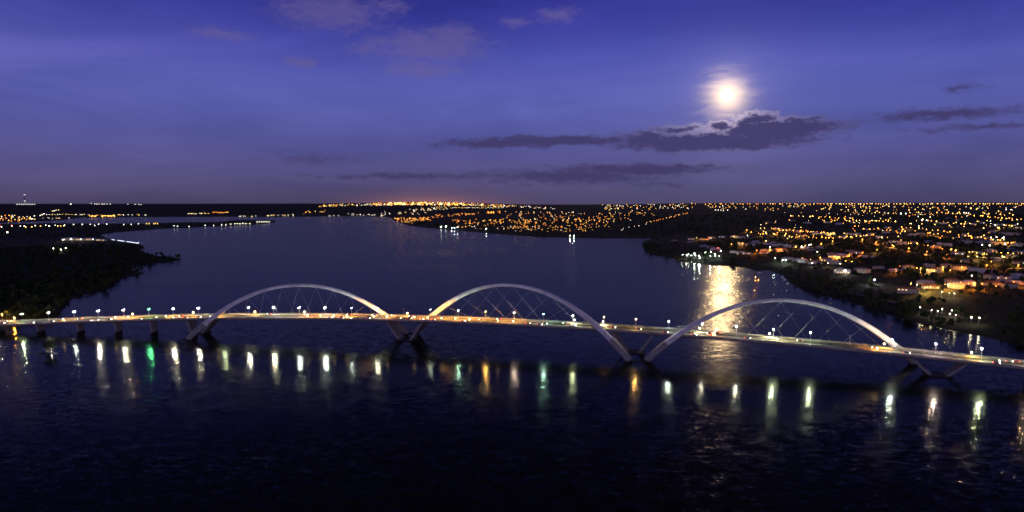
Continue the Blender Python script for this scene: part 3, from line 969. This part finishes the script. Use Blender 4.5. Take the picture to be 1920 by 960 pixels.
put_lamps(right, 'among right bank houses', 'lamps among the right bank houses')
put_lamps(field, 'on the dark meadow by the right shore', 'lamps on the shore meadow')
put_lamps(penin, 'in the lit ground on the headland', 'lamps on the headland ground')
put_lamps(penin2, 'on the headland behind the moon glint', 'lamps on the headland')
put_lamps(causeway, 'along the left causeway road', 'lamps along the left causeway')
put_lamps(spit, 'on the thin spit at left', 'lamps on the left spit')
put_lamps(stadium, 'at the water edge of the far bank', 'lamps at the far bank edge', True)
put_lamps(shore_lamps, 'among trees at the left bridge end', 'lamps at the left bridge end')

# uncountable far town lights
far_pts = []
fr = random.Random(5)
def strip(x0, y0, x1, y1, n, jy, cs, jx=0., size=(.7, 1.2)):
    for k in range(n):
        u = (k + fr.uniform(-.4, .4)) / max(1, n - 1) if jx == 0 else fr.random()
        far_pts.append((x0 + (x1 - x0) * u + fr.gauss(0, 1) * jx, y0 + (y1 - y0) * u + fr.uniform(-jy, jy), fr.choice(cs), fr.uniform(*size)))
strip(1322, 382.6, 1462, 382.3, 22, .45, (A, A, Y, O), size=(.9, 1.5))
strip(1462, 382.3, 1552, 382.2, 15, .45, (A, Y, O), size=(.9, 1.5))
strip(1556, 382.2, 1712, 382.2, 30, .45, (A, Y, Y), size=(.9, 1.6))
strip(1724, 382.2, 1924, 382.2, 40, .45, (A, Y, Y), size=(.9, 1.6))
strip(1322, 386, 1460, 392, 34, 3.5, (Y, A, W), 2, (.5, 1.0))
strip(1460, 387, 1920, 387, 70, 3.5, (Y, A, W), 4, (.45, .9))
strip(1460, 398, 1920, 398, 50, 6.0, (Y, A, W), 4, (.3, .7))
strip(700, 383.2, 760, 381.8, 80, 2.2, (O, A, A, Y, W), 4, (.7, 1.4))
strip(745, 381.6, 860, 382.2, 170, 2.6, (O, A, A, Y, W), 6, (.8, 1.5))
strip(840, 382.2, 960, 386.5, 110, 2.2, (A, A, Y, W), 4, (.6, 1.2))
strip(600, 384.5, 705, 383.5, 42, 2.0, (A, Y, W), 3, (.5, 1.0))
strip(960, 386.6, 1040, 391.0, 34, 1.6, (A, W, W), 3, (.4, .8))
strip(845, 389.5, 945, 389.5, 36, .6, (W, Y), 0, (.5, .8))
strip(768, 394, 840, 389, 46, 3.0, (W, W, Y), 3, (.5, .9))
strip(705, 399, 800, 400, 22, 2.2, (W, W, Y), 3, (.5, .8))
strip(737, 412, 806, 410, 60, 3.0, (O, A, A), 3, (.8, 1.3))
strip(740, 414.5, 770, 417, 14, 1.5, (A, Y), 3, (.7, 1.1))
strip(806, 406, 832, 404, 10, 2.5, (O, A), 2, (.7, 1.1))
strip(840, 404, 948, 396.5, 46, 2.0, (A, A, O), 2, (.7, 1.2))
strip(850, 415, 1000, 415, 80, 4.0, (A, A, O, Y), 4, (.6, 1.2))
strip(860, 423, 1010, 428, 50, 4.5, (A, A, Y, W), 4, (.5, 1.0))
strip(945, 405, 1180, 405, 120, 8.0, (A, A, O, Y, W), 5, (.5, 1.1))
strip(960, 420, 1150, 418, 110, 8.0, (A, A, O, O, Y), 5, (.6, 1.2))
strip(960, 432, 1110, 430, 40, 4.0, (A, Y, W, A), 5, (.5, .9))
strip(1130, 389, 1300, 386, 80, 5.0, (Y, A, Y, W), 4, (.6, 1.2))
strip(1190, 397, 1220, 404, 12, 5.0, (Y, A), 6, (.6, 1.1))
strip(1163, 431, 1210, 420, 6, 1.0, (W,), 0, (.7, .9))
strip(1210, 418, 1288, 400, 20, 1.0, (A, Y, O), 0, (.7, 1.2))
strip(0, 408, 62, 410, 48, 5.5, (Y, O, A, Y, W), 4, (.6, 1.3))
strip(88, 402.2, 165, 402, 16, .5, (W, Y), 0, (.5, .8))
strip(162, 405, 218, 404.5, 34, 1.3, (Y, Y, A), 1, (.7, 1.2))
strip(219, 403, 275, 403, 14, .8, (W, Y), 1, (.4, .7))
strip(71, 408, 130, 409, 9, 1.5, (W, Y), 3, (.4, .7))
strip(353, 400.5, 390, 400, 12, .8, (Y, W), 0, (.6, .9))
strip(399, 398.5, 428, 398.5, 11, 1.0, (O, A), 0, (.7, 1.1))
strip(437, 406, 480, 405.5, 10, .6, (W, Y), 0, (.6, .9))
strip(490, 404, 518, 404, 8, 1.3, (Y, W), 2, (.6, 1.0))
strip(520, 403, 555, 404.5, 10, 2.0, (W, Y, G), 2, (.6, 1.0))
strip(560, 399, 610, 396, 12, 2.5, (Y, A), 3, (.6, 1.0))
strip(598, 386.5, 632, 386.2, 10, .5, (A, Y), 0, (.8, 1.1))
strip(652, 402, 720, 404, 20, 1.5, (W, W), 2, (.5, .8))
strip(615, 404.6, 640, 404.6, 5, .4, (W,), 0, (.5, .8))
strip(76, 404, 82, 401.5, 3, .3, (W,), 0, (1.0, 1.5))
strip(99, 396, 110, 393.5, 4, .3, (Y, W), 0, (.9, 1.3))
strip(172, 382.6, 206, 382.6, 9, .2, (W,), 0, (.6, 1.0))
strip(243, 383.4, 266, 383.2, 4, .2, (W,), 0, (.5, .8))
strip(132, 382.4, 134, 382.4, 2, .1, (W,), 0, (.8, 1.0))
# street rows on the right bank hillside
for a_ in ((1462, 431, 1560, 437, 16), (1470, 443, 1556, 447, 12), (1548, 447, 1640, 441, 14), (1556, 413, 1680, 415, 18), (1600, 398, 1760, 404, 20), (1690, 425, 1790, 436, 14),
           (1765, 398, 1915, 412, 22), (1800, 440, 1915, 456, 16), (1700, 455, 1790, 470, 10), (1480, 404, 1600, 410, 14), (1860, 472, 1918, 476, 7), (1730, 412, 1880, 427, 16),
           (1620, 428, 1700, 434, 9), (1795, 470, 1850, 478, 6), (1690, 500, 1780, 507, 8), (1800, 530, 1870, 536, 6), (1505, 485, 1600, 492, 7), (1410, 436, 1470, 441, 7)):
    strip(*a_, 1.3, (O, A, A, Y), 0, (.4, 1.7))
strip(1465, 425, 1915, 425, 60, 22., (O, A, Y, W), 4, (.2, 1.0))
fh = hits([(p[0], p[1]) for p in far_pts], 6.0)
keys = list(LCOL)
ball = MB().ball((0, 0, 0), 1.0, 5)
bV, bF = np.array(ball.v), ball.f
bq = []
for f in bF:
    for k in range(1, len(f) - 1):
        bq.append((f[0], f[k], f[k + 1]))
bq = np.array(bq)
VV, FF, MI, off = [], [], [], 0
for p, h in zip(far_pts, fh):
    if h is None:
        continue
    d = math.hypot(h[0], h[1])
    rad = max(.4, .00027 * d) * (.35 + .65 * p[3])
    VV.append(bV * rad + np.array([h[0], h[1], h[2] + 6.5]))
    FF.append(bq + off)
    MI.append(np.full(len(bq), keys.index(p[2]) + (len(keys) if p[0] > 1400 and d < 4500 else 0)))
    off += len(bV)
o = link('far_town_lights', np_mesh('far_town_lights', np.concatenate(VV), np.concatenate(FF), [lm[k] for k in keys] + [lmr[k] for k in keys], False, np.concatenate(MI)))
tag(o, 'countless amber and white lights of far town districts', kind='stuff')

# ------------------------------------------------------------------ houses on the right bank
wall_cols = {'white': (.55, .53, .50), 'cream': (.50, .44, .34), 'pale grey': (.40, .39, .40), 'sand': (.45, .36, .26)}
WALLS = {k: mat('house_wall_' + k.replace(' ', '_'), v, .85, noise=(.5, .12)) for k, v in wall_cols.items()}
roof_cols = {'red tiled': (.26, .10, .06), 'brown tiled': (.16, .09, .06), 'grey': (.24, .24, .26), 'pale': (.42, .41, .42)}
ROOFS = {k: mat('house_roof_' + k.replace(' ', '_'), v, .8, noise=(.8, .2)) for k, v in roof_cols.items()}

def hip(w, d, z, rise, over=.8, cx=0., cy=0.):
    a, b = w / 2 + over, d / 2 + over
    r = max(0, a - b)
    mb = MB()
    vv = [(cx - a, cy - b, z), (cx + a, cy - b, z), (cx + a, cy + b, z), (cx - a, cy + b, z), (cx - r, cy, z + rise), (cx + r, cy, z + rise),
          (cx - a, cy - b, z - .25), (cx + a, cy - b, z - .25), (cx + a, cy + b, z - .25), (cx - a, cy + b, z - .25)]
    mb.add(vv, [(0, 1, 5, 4), (1, 2, 5), (2, 3, 4, 5), (3, 0, 4), (6, 7, 1, 0), (7, 8, 2, 1), (8, 9, 3, 2), (9, 6, 0, 3), (9, 8, 7, 6)])
    return mb

class HouseKind: pass
HK = []
for (w, d, storeys, style) in ((22, 12, 1, 'hip'), (28, 13, 2, 'hip'), (34, 12, 1, 'flat'), (20, 13, 2, 'flat'), (26, 11, 1, 'ell'), (18, 11, 2, 'hip'), (38, 14, 2, 'flat'), (24, 14, 1, 'hip')):
    k = HouseKind()
    h = 3.4 * storeys
    k.w, k.d, k.h, k.style, k.storeys = w, d, h, style, storeys
    mb = MB().box((0, 0, h / 2 - 1), (w, d, h + 2))
    if style == 'ell':
        mb.box((-w * .3, -d * .85, h / 2 - 1), (w * .34, d * .75, h + 2))
    if style == 'flat' and storeys == 2:
        mb.box((w * .28, -d * .62, 1.4), (w * .4, d * .28, 4.0))
    k.wall = mb
    if style == 'flat':
        rb = MB().box((0, 0, h + .2), (w + 1.4, d + 1.2, .4)).box((-w * .22, d * .1, h + 1.0), (w * .25, d * .4, 1.2))
    else:
        rb = hip(w, d, h + .05, 2.6)
        if style == 'ell':
            e = hip(w * .34, d * .95, h + .06, 1.9, .7, -w * .3, -d * .75)
            rb.add(e.v, e.f)
    k.roof = rb
    k.wins = []
    for st in range(storeys):
        n = int(w // 4.2)
        for q in range(n):
            x = -w / 2 + (q + .5) * w / n
            if style == 'ell' and x < -w * .1:
                continue
            if style == 'flat' and storeys == 2 and st == 0 and x > w * .05:
                continue
            k.wins.append((x, -d / 2, st * 3.4 + 1.75))
    k.win_me = {}
    for nm, m in (('lit', M_winlit), ('white', M_winwht), ('dark', M_glass)):
        k.win_me[nm] = MB().box((0, -.04, 0), (1.7, .12, 1.3), 0).mesh('house_window', m)
    k.frame_me = MB().box((0, -.02, .85), (2.6, .16, .16)).box((0, -.02, -.85), (2.6, .24, .14)).mesh('window_frame', M_steel)
    k.door_me = MB().box((0, -.05, 1.1), (1.2, .14, 2.2)).mesh('house_door', M_bark)
    HK.append(k)

hr_ = random.Random(21)
house_px = []
def hz(l, s, ox, oy): house_px.extend([(ox + a / s, oy + b / s) for a, b in l])
hz([(130, 180), (285, 205), (480, 200), (600, 215), (700, 150), (740, 200), (900, 190), (30, 270), (120, 275), (200, 290), (360, 290), (395, 315), (500, 320), (720, 320), (790, 320), (890, 330),
    (930, 310), (1000, 270), (1090, 250), (1180, 295), (870, 270), (1070, 300), (40, 405), (110, 440), (270, 455), (330, 470), (240, 330), (640, 345), (1160, 400), (1230, 410), (1090, 410), (1000, 350),
    (720, 480), (780, 500), (650, 520), (880, 540), (540, 510), (590, 555), (180, 575), (240, 590), (370, 600), (480, 580), (560, 605), (820, 660), (640, 695), (760, 700), (850, 690), (1000, 650),
    (1160, 680), (100, 560), (20, 480), (420, 450), (940, 530), (700, 540)], 5.333, 1460, 380)
hz([(520, 155), (610, 178), (590, 240), (650, 240), (450, 210), (860, 205), (750, 215), (1000, 225), (1080, 222), (1180, 225), (130, 270), (60, 265), (160, 320), (240, 310), (620, 360), (700, 330), (560, 365),
    (860, 350), (900, 395), (830, 400), (1010, 415), (1100, 305), (1170, 320), (960, 295), (320, 390), (180, 395), (40, 410), (470, 425), (400, 440), (700, 400), (1230, 260), (1220, 430),
    (580, 500), (660, 510), (820, 500), (960, 495), (1010, 500), (690, 585), (1160, 545), (980, 565), (1240, 600), (120, 655), (330, 640), (400, 660), (500, 640), (650, 660), (730, 660), (370, 690),
    (850, 690), (940, 750), (300, 800), (420, 790), (560, 800), (640, 790), (720, 820), (780, 840), (600, 840), (350, 840), (950, 805), (1060, 800), (1130, 840), (1220, 750), (1200, 800), (1080, 770), (480, 845), (880, 800),
    (120, 890), (1150, 470), (1240, 500)], 5.333, 1680, 380)
hz([(375, 425), (570, 410), (570, 440), (800, 400), (720, 410), (930, 385), (1060, 390), (1150, 395), (1190, 400), (800, 500), (720, 490), (850, 520), (1090, 555), (1170, 570), (1220, 575), (1130, 470), (1080, 470),
    (1300, 440), (1380, 455), (1440, 465), (1520, 450), (1540, 480), (1500, 540), (1400, 560), (1430, 225), (1500, 225), (1540, 300), (1440, 550), (1250, 480), (1340, 550)], 6.0, 1200, 380)
hh_ = hits(house_px, 2.0)
house_world = []
wn_, rn_ = list(WALLS), list(ROOFS)
me_cache = {}
def cached(key, fn):
    if key not in me_cache:
        me_cache[key] = fn()
    return me_cache[key]
size_word = {1: 'low', 2: 'tall'}
for (px, py), h in zip(house_px, hh_):
    if h is None:
        continue
    ki = hr_.randrange(len(HK))
    k = HK[ki]
    w_, r_ = hr_.choice(wn_), hr_.choice(rn_) if k.style != 'flat' else hr_.choice(('grey', 'pale'))
    rz = math.atan2(-h[0], h[1]) + hr_.choice((-.5, -.25, 0, .2, .45))
    if any((h[0] - a) ** 2 + (h[1] - b) ** 2 < 26 ** 2 for a, b in house_world):
        continue
    house_world.append((h[0], h[1]))
    o = empty('house', h, rz)
    where = 'on the headland' if px < 1460 else 'low near the right shore' if py > 505 else 'high on right hillside' if py < 425 else 'midway up right hillside'
    litw = hr_.random()
    mode = 'lit' if litw < .22 else 'white' if litw < .28 else 'dark'
    tag(o, f'{size_word[k.storeys]} {w_} house, {r_} {"flat" if k.style == "flat" else "hipped"} roof, {"lit" if mode != "dark" else "dark"} windows, {where}', 'house', 'houses ' + where)
    link('wall', cached(('w', ki, w_), lambda: k.wall.mesh('house_wall', WALLS[w_])), o)
    link('roof', cached(('r', ki, r_), lambda: k.roof.mesh('house_roof', ROOFS[r_])), o)
    for (x, y, z) in k.wins:
        if z < 2.5 and abs(x) < 1.6:
            link('door', k.door_me, o, (x, y, 0))
            continue
        m_ = mode if hr_.random() < .4 else 'dark'
        wi = link('window', k.win_me[m_], o, (x, y, z))
        if py > 440:
            link('frame', k.frame_me, wi)

by = {}
for o in bpy.data.objects:
    if o.get('category') == 'house':
        by.setdefault(o['label'], []).append(o)
for lab, os_ in by.items():
    if 1 < len(os_) <= 5:
        os_.sort(key=lambda q: q.location.x / q.location.y)
        for q, w_ in zip(os_, {2: ('left', 'right'), 3: ('left', 'middle', 'right')}.get(len(os_), ORD)):
            q['label'] = lab.replace(', ' + lab.split(', ')[-1], ', ' + w_ + ' one ' + lab.split(', ')[-1])

# ------------------------------------------------------------------ lit street on the right hillside
def street(name, pxs, width, label):
    hs = [h for h in hits(pxs, 0.3) if h]
    pts_ = []
    for a, b in zip(hs[:-1], hs[1:]):
        for q in range(12):
            u = q / 12
            pts_.append((a[0] + (b[0] - a[0]) * u, a[1] + (b[1] - a[1]) * u))
    P = np.array(pts_)
    T = np.gradient(P, axis=0); T /= np.linalg.norm(T, axis=1)[:, None]
    N = np.stack([-T[:, 1], T[:, 0]], 1)
    mb = MB()
    cols_ = [P + N * o_ for o_ in (-width / 2, 0, width / 2)]
    zc = np.max([terrain(c[:, 0], c[:, 1]) for c in cols_], axis=0) + .5
    rings = [[(*cols_[0][i], zc[i]), (*cols_[2][i], zc[i]), (*cols_[2][i], zc[i] - 3), (*cols_[0][i], zc[i] - 3)] for i in range(len(P))]
    mb.loft(rings)
    return tag(mb.build(name, M_street), label, kind='structure')
M_street = mat('worn_asphalt', (.10, .095, .09), .85, noise=(.2, .2))
street('hillside_road', [(1550, 459), (1580, 454), (1600, 451.5), (1625, 454), (1650, 461), (1690, 469), (1730, 477), (1768, 485)], 14, 'road curving down the right hillside, lit by orange lamps')
street('hill_street', [(1465, 432.5), (1500, 434), (1560, 438)], 11, 'straight street in the upper left of the right bank town')
street('slope_street', [(1692, 427), (1740, 432), (1790, 438)], 11, 'street among the upper middle houses of the right bank')
street('east_street', [(1803, 442), (1860, 450), (1925, 458)], 11, 'street among houses near the right edge of view')
street('bank_street', [(1508, 488), (1550, 490.5), (1605, 494)], 10, 'street beside the lowest houses left of the lit lawn')
street('low_street', [(1692, 503), (1740, 507), (1785, 510)], 10, 'street before the long low houses on right bank')
street('upper_road', [(1850, 503), (1880, 503.5), (1930, 504)], 12, 'short road at the right edge lit orange')
street('shore_path', [(1575, 545), (1620, 555), (1670, 566), (1720, 578), (1780, 590)], 4, 'pale path along the right shore')
ht = hits([(1638, 536), (1662, 533)], 0)

# ------------------------------------------------------------------ far left broadcasting tower and marina
tw = hits([(47, 384.2)], 0)[0] or (-7000, 9800, 130)
tower = empty('broadcast_tower', tw)
tag(tower, 'slim lit tower on the far left skyline with glowing base', 'tower')
td = math.hypot(tw[0], tw[1]) / FOC
def ring_m(z, r): return [(r * math.cos(q * math.pi / 4) * td, r * math.sin(q * math.pi / 4) * td, z * td) for q in range(8)]
MB().loft([ring_m(-1, 1.1), ring_m(6, .8), ring_m(12, .45), ring_m(15.5, .3), ring_m(20, .08)]).build('shaft', M_conc, tower)
M_twl = emitter('tower_light', (.95, 1.0, .9), 1.6)
for z, r in ((15.5, .9), (6.0, 1.0), (4.4, .9), (9.5, .45)):
    MB().ball((0, 0, z * td), r * td, 8, 0, .6).build('lamp_ring', M_twl, tower)
for q in range(9):
    MB().box(((q * 3.3 - 10) * td, -3 * td, 1.0 * td), (1.6 * td, 1.0 * td, .6 * td)).build('base_light', M_twl, tower)

# marina: terraced pavilions and a lit jetty
def pavilion(px, py, w, d, h, label, lit, rz=0.):
    hpt = hits([(px, py)], 1.0)[0]
    if hpt is None:
        return
    o = empty('pavilion', hpt, rz)
    tag(o, label, 'pavilion', 'waterside pavilions at left')
    MB().box((0, d * .1, h / 2 - 1), (w * .9, d * .7, h + 2)).build('wall', WALLS['cream'], o)
    e = hip(w, d, h, h * .55)
    e.build('roof', ROOFS['pale'], o)
    for q in range(4):
        if (q * 7 + int(px)) % 3 == 0:
            continue
        x = (q - 1.5) * w * .2
        MB().box((x, -d * .3, h * .5), (w * .07, .3, h * .3)).build('window', M_winwht if lit else M_winlit, o)
pavilion(131, 450, 52, 30, 7, 'pale brightly lit waterside pavilion, leftmost of the row', True, .2)
pavilion(150, 450, 46, 30, 6, 'long waterside pavilion beside the bright leftmost one', False, .1)
pavilion(168, 450, 44, 26, 6, 'waterside pavilion, third of the row', False, 0)
pavilion(190, 451, 40, 20, 5, 'waterside pavilion at the right end of the row', False, -.1)
for q, (px_, py_, en) in enumerate(((124, 451, 5000), (140, 449, 7000), (158, 450, 4000), (180, 450, 3500))):
    h_ = hits([(px_, py_)], 4.0)[0]
    if h_:
        o = link('street_lamp', lamp_me('white', .9, True), None, (h_[0], h_[1] - 18, h_[2]))
        tag(o, f'warm white lamp before the left waterside pavilions, {ORD[q]} from the left', 'street lamp', 'lamps before the pavilions')
        li = bpy.data.lights.new('lamp_light', 'POINT')
        li.energy, li.color, li.shadow_soft_size = en * 2, (1.0, .82, .58), .6
        link('lamp_light', li, o, (0, -.8, 6.6))
M_jl = emitter('jetty_lamp', (.80, .90, 1.0), 4)
j0, j1 = at(205, 449.5), at(262, 457.5)
jet = empty('jetty', (j0[0], j0[1], 0))
tag(jet, 'lit jetty with white railing lights reaching into the water at left', 'jetty')
jd = Vector((j1[0] - j0[0], j1[1] - j0[1], 0)); jn = Vector((-jd.y, jd.x, 0)).normalized()
jb = MB()
jb.add([tuple(jd * u + jn * s_ + Vector((0, 0, z))) for z in (1.2, 1.7) for u, s_ in ((0, -3), (1, -3), (1, 3), (0, 3))], [(3, 2, 1, 0), (4, 5, 6, 7), (0, 1, 5, 4), (1, 2, 6, 5), (2, 3, 7, 6), (3, 0, 4, 7)])
jb.build('deck', M_conc, jet)
for q in range(9):
    p = jd * (q / 8)
    MB().tube((p.x, p.y, -2), (p.x, p.y, 1.2), .3, n=6).build('pile', M_conc_d, jet)
for u0, u1 in ((.12, .22), (.32, .55), (.62, 1.0)):
    a, b = jd * u0 - jn * 2.8, jd * u1 - jn * 2.8
    MB().tube((a.x, a.y, 2.7), (b.x, b.y, 2.7), .45, n=5).build('light_rail', M_jl, jet)
e = jd * .97
MB().tube((e.x, e.y, 1.7), (e.x, e.y, 6.5), .12, n=6).ball((e.x, e.y, 6.6), .7, 6).build('end_lamp', M_jl, jet)

# ------------------------------------------------------------------ moored boats
def boat(px, py, L, rz, label):
    p = at(px, py)
    o = empty('boat', (p[0], p[1], 0), rz)
    tag(o, label, 'boat', 'boats moored by the right shore')
    s = L / 10
    def sec(x, hw, zb): return [(x * s, -hw * s, 1.3 * s), (x * s, -hw * .75 * s, .2 * s), (x * s, 0, zb * s), (x * s, hw * .75 * s, .2 * s), (x * s, hw * s, 1.3 * s)]
    MB().loft([sec(-5, 1.4, -.4), sec(-2, 1.6, -.5), (sec(2, 1.4, -.4)), sec(4.2, .7, -.1), sec(5, .08, .7)]).build('hull', M_boat, o)
    MB().loft([[(-3 * s, -1.1 * s, 1.3 * s), (1.6 * s, -1.0 * s, 1.3 * s), (1.6 * s, 1.0 * s, 1.3 * s), (-3 * s, 1.1 * s, 1.3 * s)],
               [(-2.6 * s, -.9 * s, 2.7 * s), (.4 * s, -.8 * s, 2.7 * s), (.4 * s, .8 * s, 2.7 * s), (-2.6 * s, .9 * s, 2.7 * s)]]).build('cabin', M_boat, o)
    MB().box((-.9 * s, -1.02 * s, 2.0 * s), (2.6 * s, .1, .5 * s)).build('window', M_glass, o)
boat(1467, 521, 13, 1.2, 'white motor boat moored by the right shore, farthest of three')
boat(1472, 526, 12, .9, 'white motor boat moored by the right shore, middle of three')
boat(1478, 533, 11, .7, 'white motor boat moored by the right shore, nearest of three')
boat(1425, 512.5, 9, .2, 'small white boat afloat just right of the moon glint')

# ------------------------------------------------------------------ islet with a single tree, trees on spits
def rock(c, rx, ry, h, label, seed):
    g = random.Random(seed)
    rings = []
    for i in range(6):
        t = i / 5
        rr_ = (1 - t ** 1.6) * .98 + .02
        rings.append([(rx * rr_ * math.cos(a) * g.uniform(.8, 1.15), ry * rr_ * math.sin(a) * g.uniform(.8, 1.15), -1 + (h + 1) * t * g.uniform(.85, 1.1)) for a in np.linspace(0, 2 * math.pi, 14, endpoint=False)])
    o = MB().loft(rings).build('islet', M_rock, None)
    o.location = c
    return tag(o, label, 'islet')
c = at(93, 663)
rock((c[0] - 3, c[1], 0), 15, 6, 1.3, 'low dark rocky islet in front of the bridge at left', 4)
tree((c[0] + .8, c[1], .9), 4, 1.25, .3, 'lone round dark tree on the islet before the bridge', None)
tree((c[0] - 2.4, c[1] + 1, .6), 3, .55, 1.3, 'small bush-like tree at the left of the islet tree', None)
for px, py, k, s, lab in ((334, 486, 4, 1.55, 'round dark tree at the tip of the left promontory'), (313, 488, 3, 1.2, 'low tree left of the promontory tip tree'), (300, 487, 1, 1.25, 'low tree on the neck of the left promontory')):
    c = at(px, py)
    tree((c[0], c[1], .4), k, s, .7 * k, lab, None)

# shore trees, each its own
g = random.Random(31)
zones = [('right', 'dark tree on the right shore in front of the houses', 'trees along the right shore', [(1920, 650), (1846, 632), (1752, 612), (1690, 597), (1627, 577), (1580, 562), (1509, 547), (1482, 532)], 95, (4, 70)),
         ('head', 'dark tree along the headland shore', 'trees along the headland', [(1397, 502), (1335, 498), (1272, 491), (1257, 483), (1225, 478), (1210, 473), (1203, 460)], 60, (5, 90)),
         ('left', 'dark tree along the left wooded shore', 'trees along the left shore', [(303, 493), (259, 499), (247, 507), (235, 521), (219, 528), (200, 543), (144, 557), (128, 568), (114, 590), (60, 605), (0, 610)], 110, (3, 80))]
for _, lab, grp, line, n, (d0, d1) in zones:
    L = np.array([at(x, y)[:2] for x, y in line])
    seg = np.hypot(*np.diff(L, axis=0).T)
    cum = np.concatenate([[0], np.cumsum(seg)])
    put = 0
    while put < n:
        s = g.random() * cum[-1]
        q = min(len(seg) - 1, int(np.searchsorted(cum, s) - 1))
        u = (s - cum[q]) / seg[q]
        p = L[q] + (L[q + 1] - L[q]) * u
        off_ = d0 + (d1 - d0) * g.random() ** 1.8
        dr = p / np.hypot(*p)
        nrm = np.array([-(L[q + 1] - L[q])[1], (L[q + 1] - L[q])[0]]) / seg[q]
        cands = [p + nrm * off_, p - nrm * off_]
        sd = shore_dist(np.array([c_[0] for c_ in cands]), np.array([c_[1] for c_ in cands]))
        c_ = cands[int(np.argmax(sd))]
        put += 1
        if sd.max() < 1.5 or any((c_[0] - a) ** 2 + (c_[1] - b) ** 2 < 200 for a, b in house_world):
            continue
        z = float(terrain(c_[0], c_[1])[0])
        kd, scl = g.randrange(7), g.uniform(.65, 1.35)
        shape = 'broad' if kd in (1, 4) else 'slim' if kd in (5, 6) else 'round'
        size = 'large' if scl > 1.12 else 'small' if scl < .88 else 'medium'
        bxx = 960 + FOC * c_[0] / c_[1]
        if _ == 'right':
            place = 'below the boats' if bxx < 1560 else 'below the lit lawn' if bxx < 1700 else 'beside the meadow lamps' if bxx < 1830 else 'at the right edge of view'
        elif _ == 'head':
            place = 'at the headland tip' if bxx < 1260 else 'below the green lamps' if bxx < 1340 else 'beside the moon glint'
        else:
            place = 'near the bridge end' if bxx < 110 else 'mid way along the shore' if bxx < 210 else 'towards the promontory'
        edge = 'at the waterline' if off_ < d0 + 14 else 'set back from the water'
        tree((c_[0], c_[1], z - .1), kd, scl, g.uniform(0, 6.28), f'{size} {shape} dark tree {edge}, {place}', grp)

# woods: crowns beyond counting, one mass
wr = np.random.default_rng(9)
proto = []
for k in range(4):
    V_, F_ = leaf_cloud(trng, 85, (4.3, 4.3, 3.0), 1.25, 7)
    V_[:, 2] += 5.2
    proto.append((V_, F_))
def wood_points(x0, x1, r0, r1, n):
    b = wr.uniform(x0, x1, n)
    r = np.sqrt(wr.uniform(r0 * r0, r1 * r1, n))
    a = np.arctan((b - 960) / FOC)
    return np.stack([r * np.sin(a), r * np.cos(a)], 1)
WP = np.concatenate([wood_points(-150, 360, 720, 1500, 1700), wood_points(-150, 330, 1500, 2600, 1600), wood_points(1200, 2050, 620, 2300, 3300), wood_points(1180, 2050, 2300, 4600, 2600),
                     wood_points(740, 1250, 2300, 5200, 1500), wood_points(-50, 540, 3300, 5500, 1300)])
sd = shore_dist(WP[:, 0], WP[:, 1])
keep = sd > 6
HWd, LWd = np.array(house_world), np.array([(a, b) for a, b, _ in lamp_world])
for arr, r_ in ((HWd, 17.), (LWd, 9.)):
    for a, b in arr:
        keep &= ((WP[:, 0] - a) ** 2 + (WP[:, 1] - b) ** 2) > r_ * r_
    # keep the side towards the viewer open so that houses and lamps stay in sight
    for a, b in arr:
        rr_ = math.hypot(a, b); ux, uy = a / rr_, b / rr_
        al = WP[:, 0] * ux + WP[:, 1] * uy - rr_
        ac = np.abs(-WP[:, 0] * uy + WP[:, 1] * ux)
        keep &= ~((al < 0) & (al > -(34 if r_ > 10 else 30)) & (ac < (9 if r_ > 10 else 4)))
# open meadow by the right shore
mw = np.array(ht[0][:2]) if ht and ht[0] else np.array([600, 1000])
keep &= ~((sd < 190) & (WP[:, 0] > 300) & (wr.random(len(WP)) < .8))
WP = WP[keep]
WZ = terrain(WP[:, 0], WP[:, 1])
VV, FF, MI, off = [], [], [], 0
for (x, y), z in zip(WP, WZ):
    V_, F_ = proto[wr.integers(4)]
    s = wr.uniform(.6, 1.25); a = wr.uniform(0, 6.28)
    ca, sa = math.cos(a) * s, math.sin(a) * s
    VV.append(np.stack([V_[:, 0] * ca - V_[:, 1] * sa + x, V_[:, 0] * sa + V_[:, 1] * ca + y, V_[:, 2] * s * wr.uniform(.8, 1.3) + z - 1.2], 1))
    FF.append(F_ + off); off += len(V_)
    MI.append(np.full(len(F_), int(wr.random() < .3)))
o = link('woods', np_mesh('woods', np.concatenate(VV), np.concatenate(FF), [M_leaf, M_leaf2], False, np.concatenate(MI)))
tag(o, 'dark mass of woods covering both banks', kind='stuff')
print('houses', len(house_world), 'lamps', len(lamp_world), 'woods', len(WP), 'objects', len(bpy.data.objects))
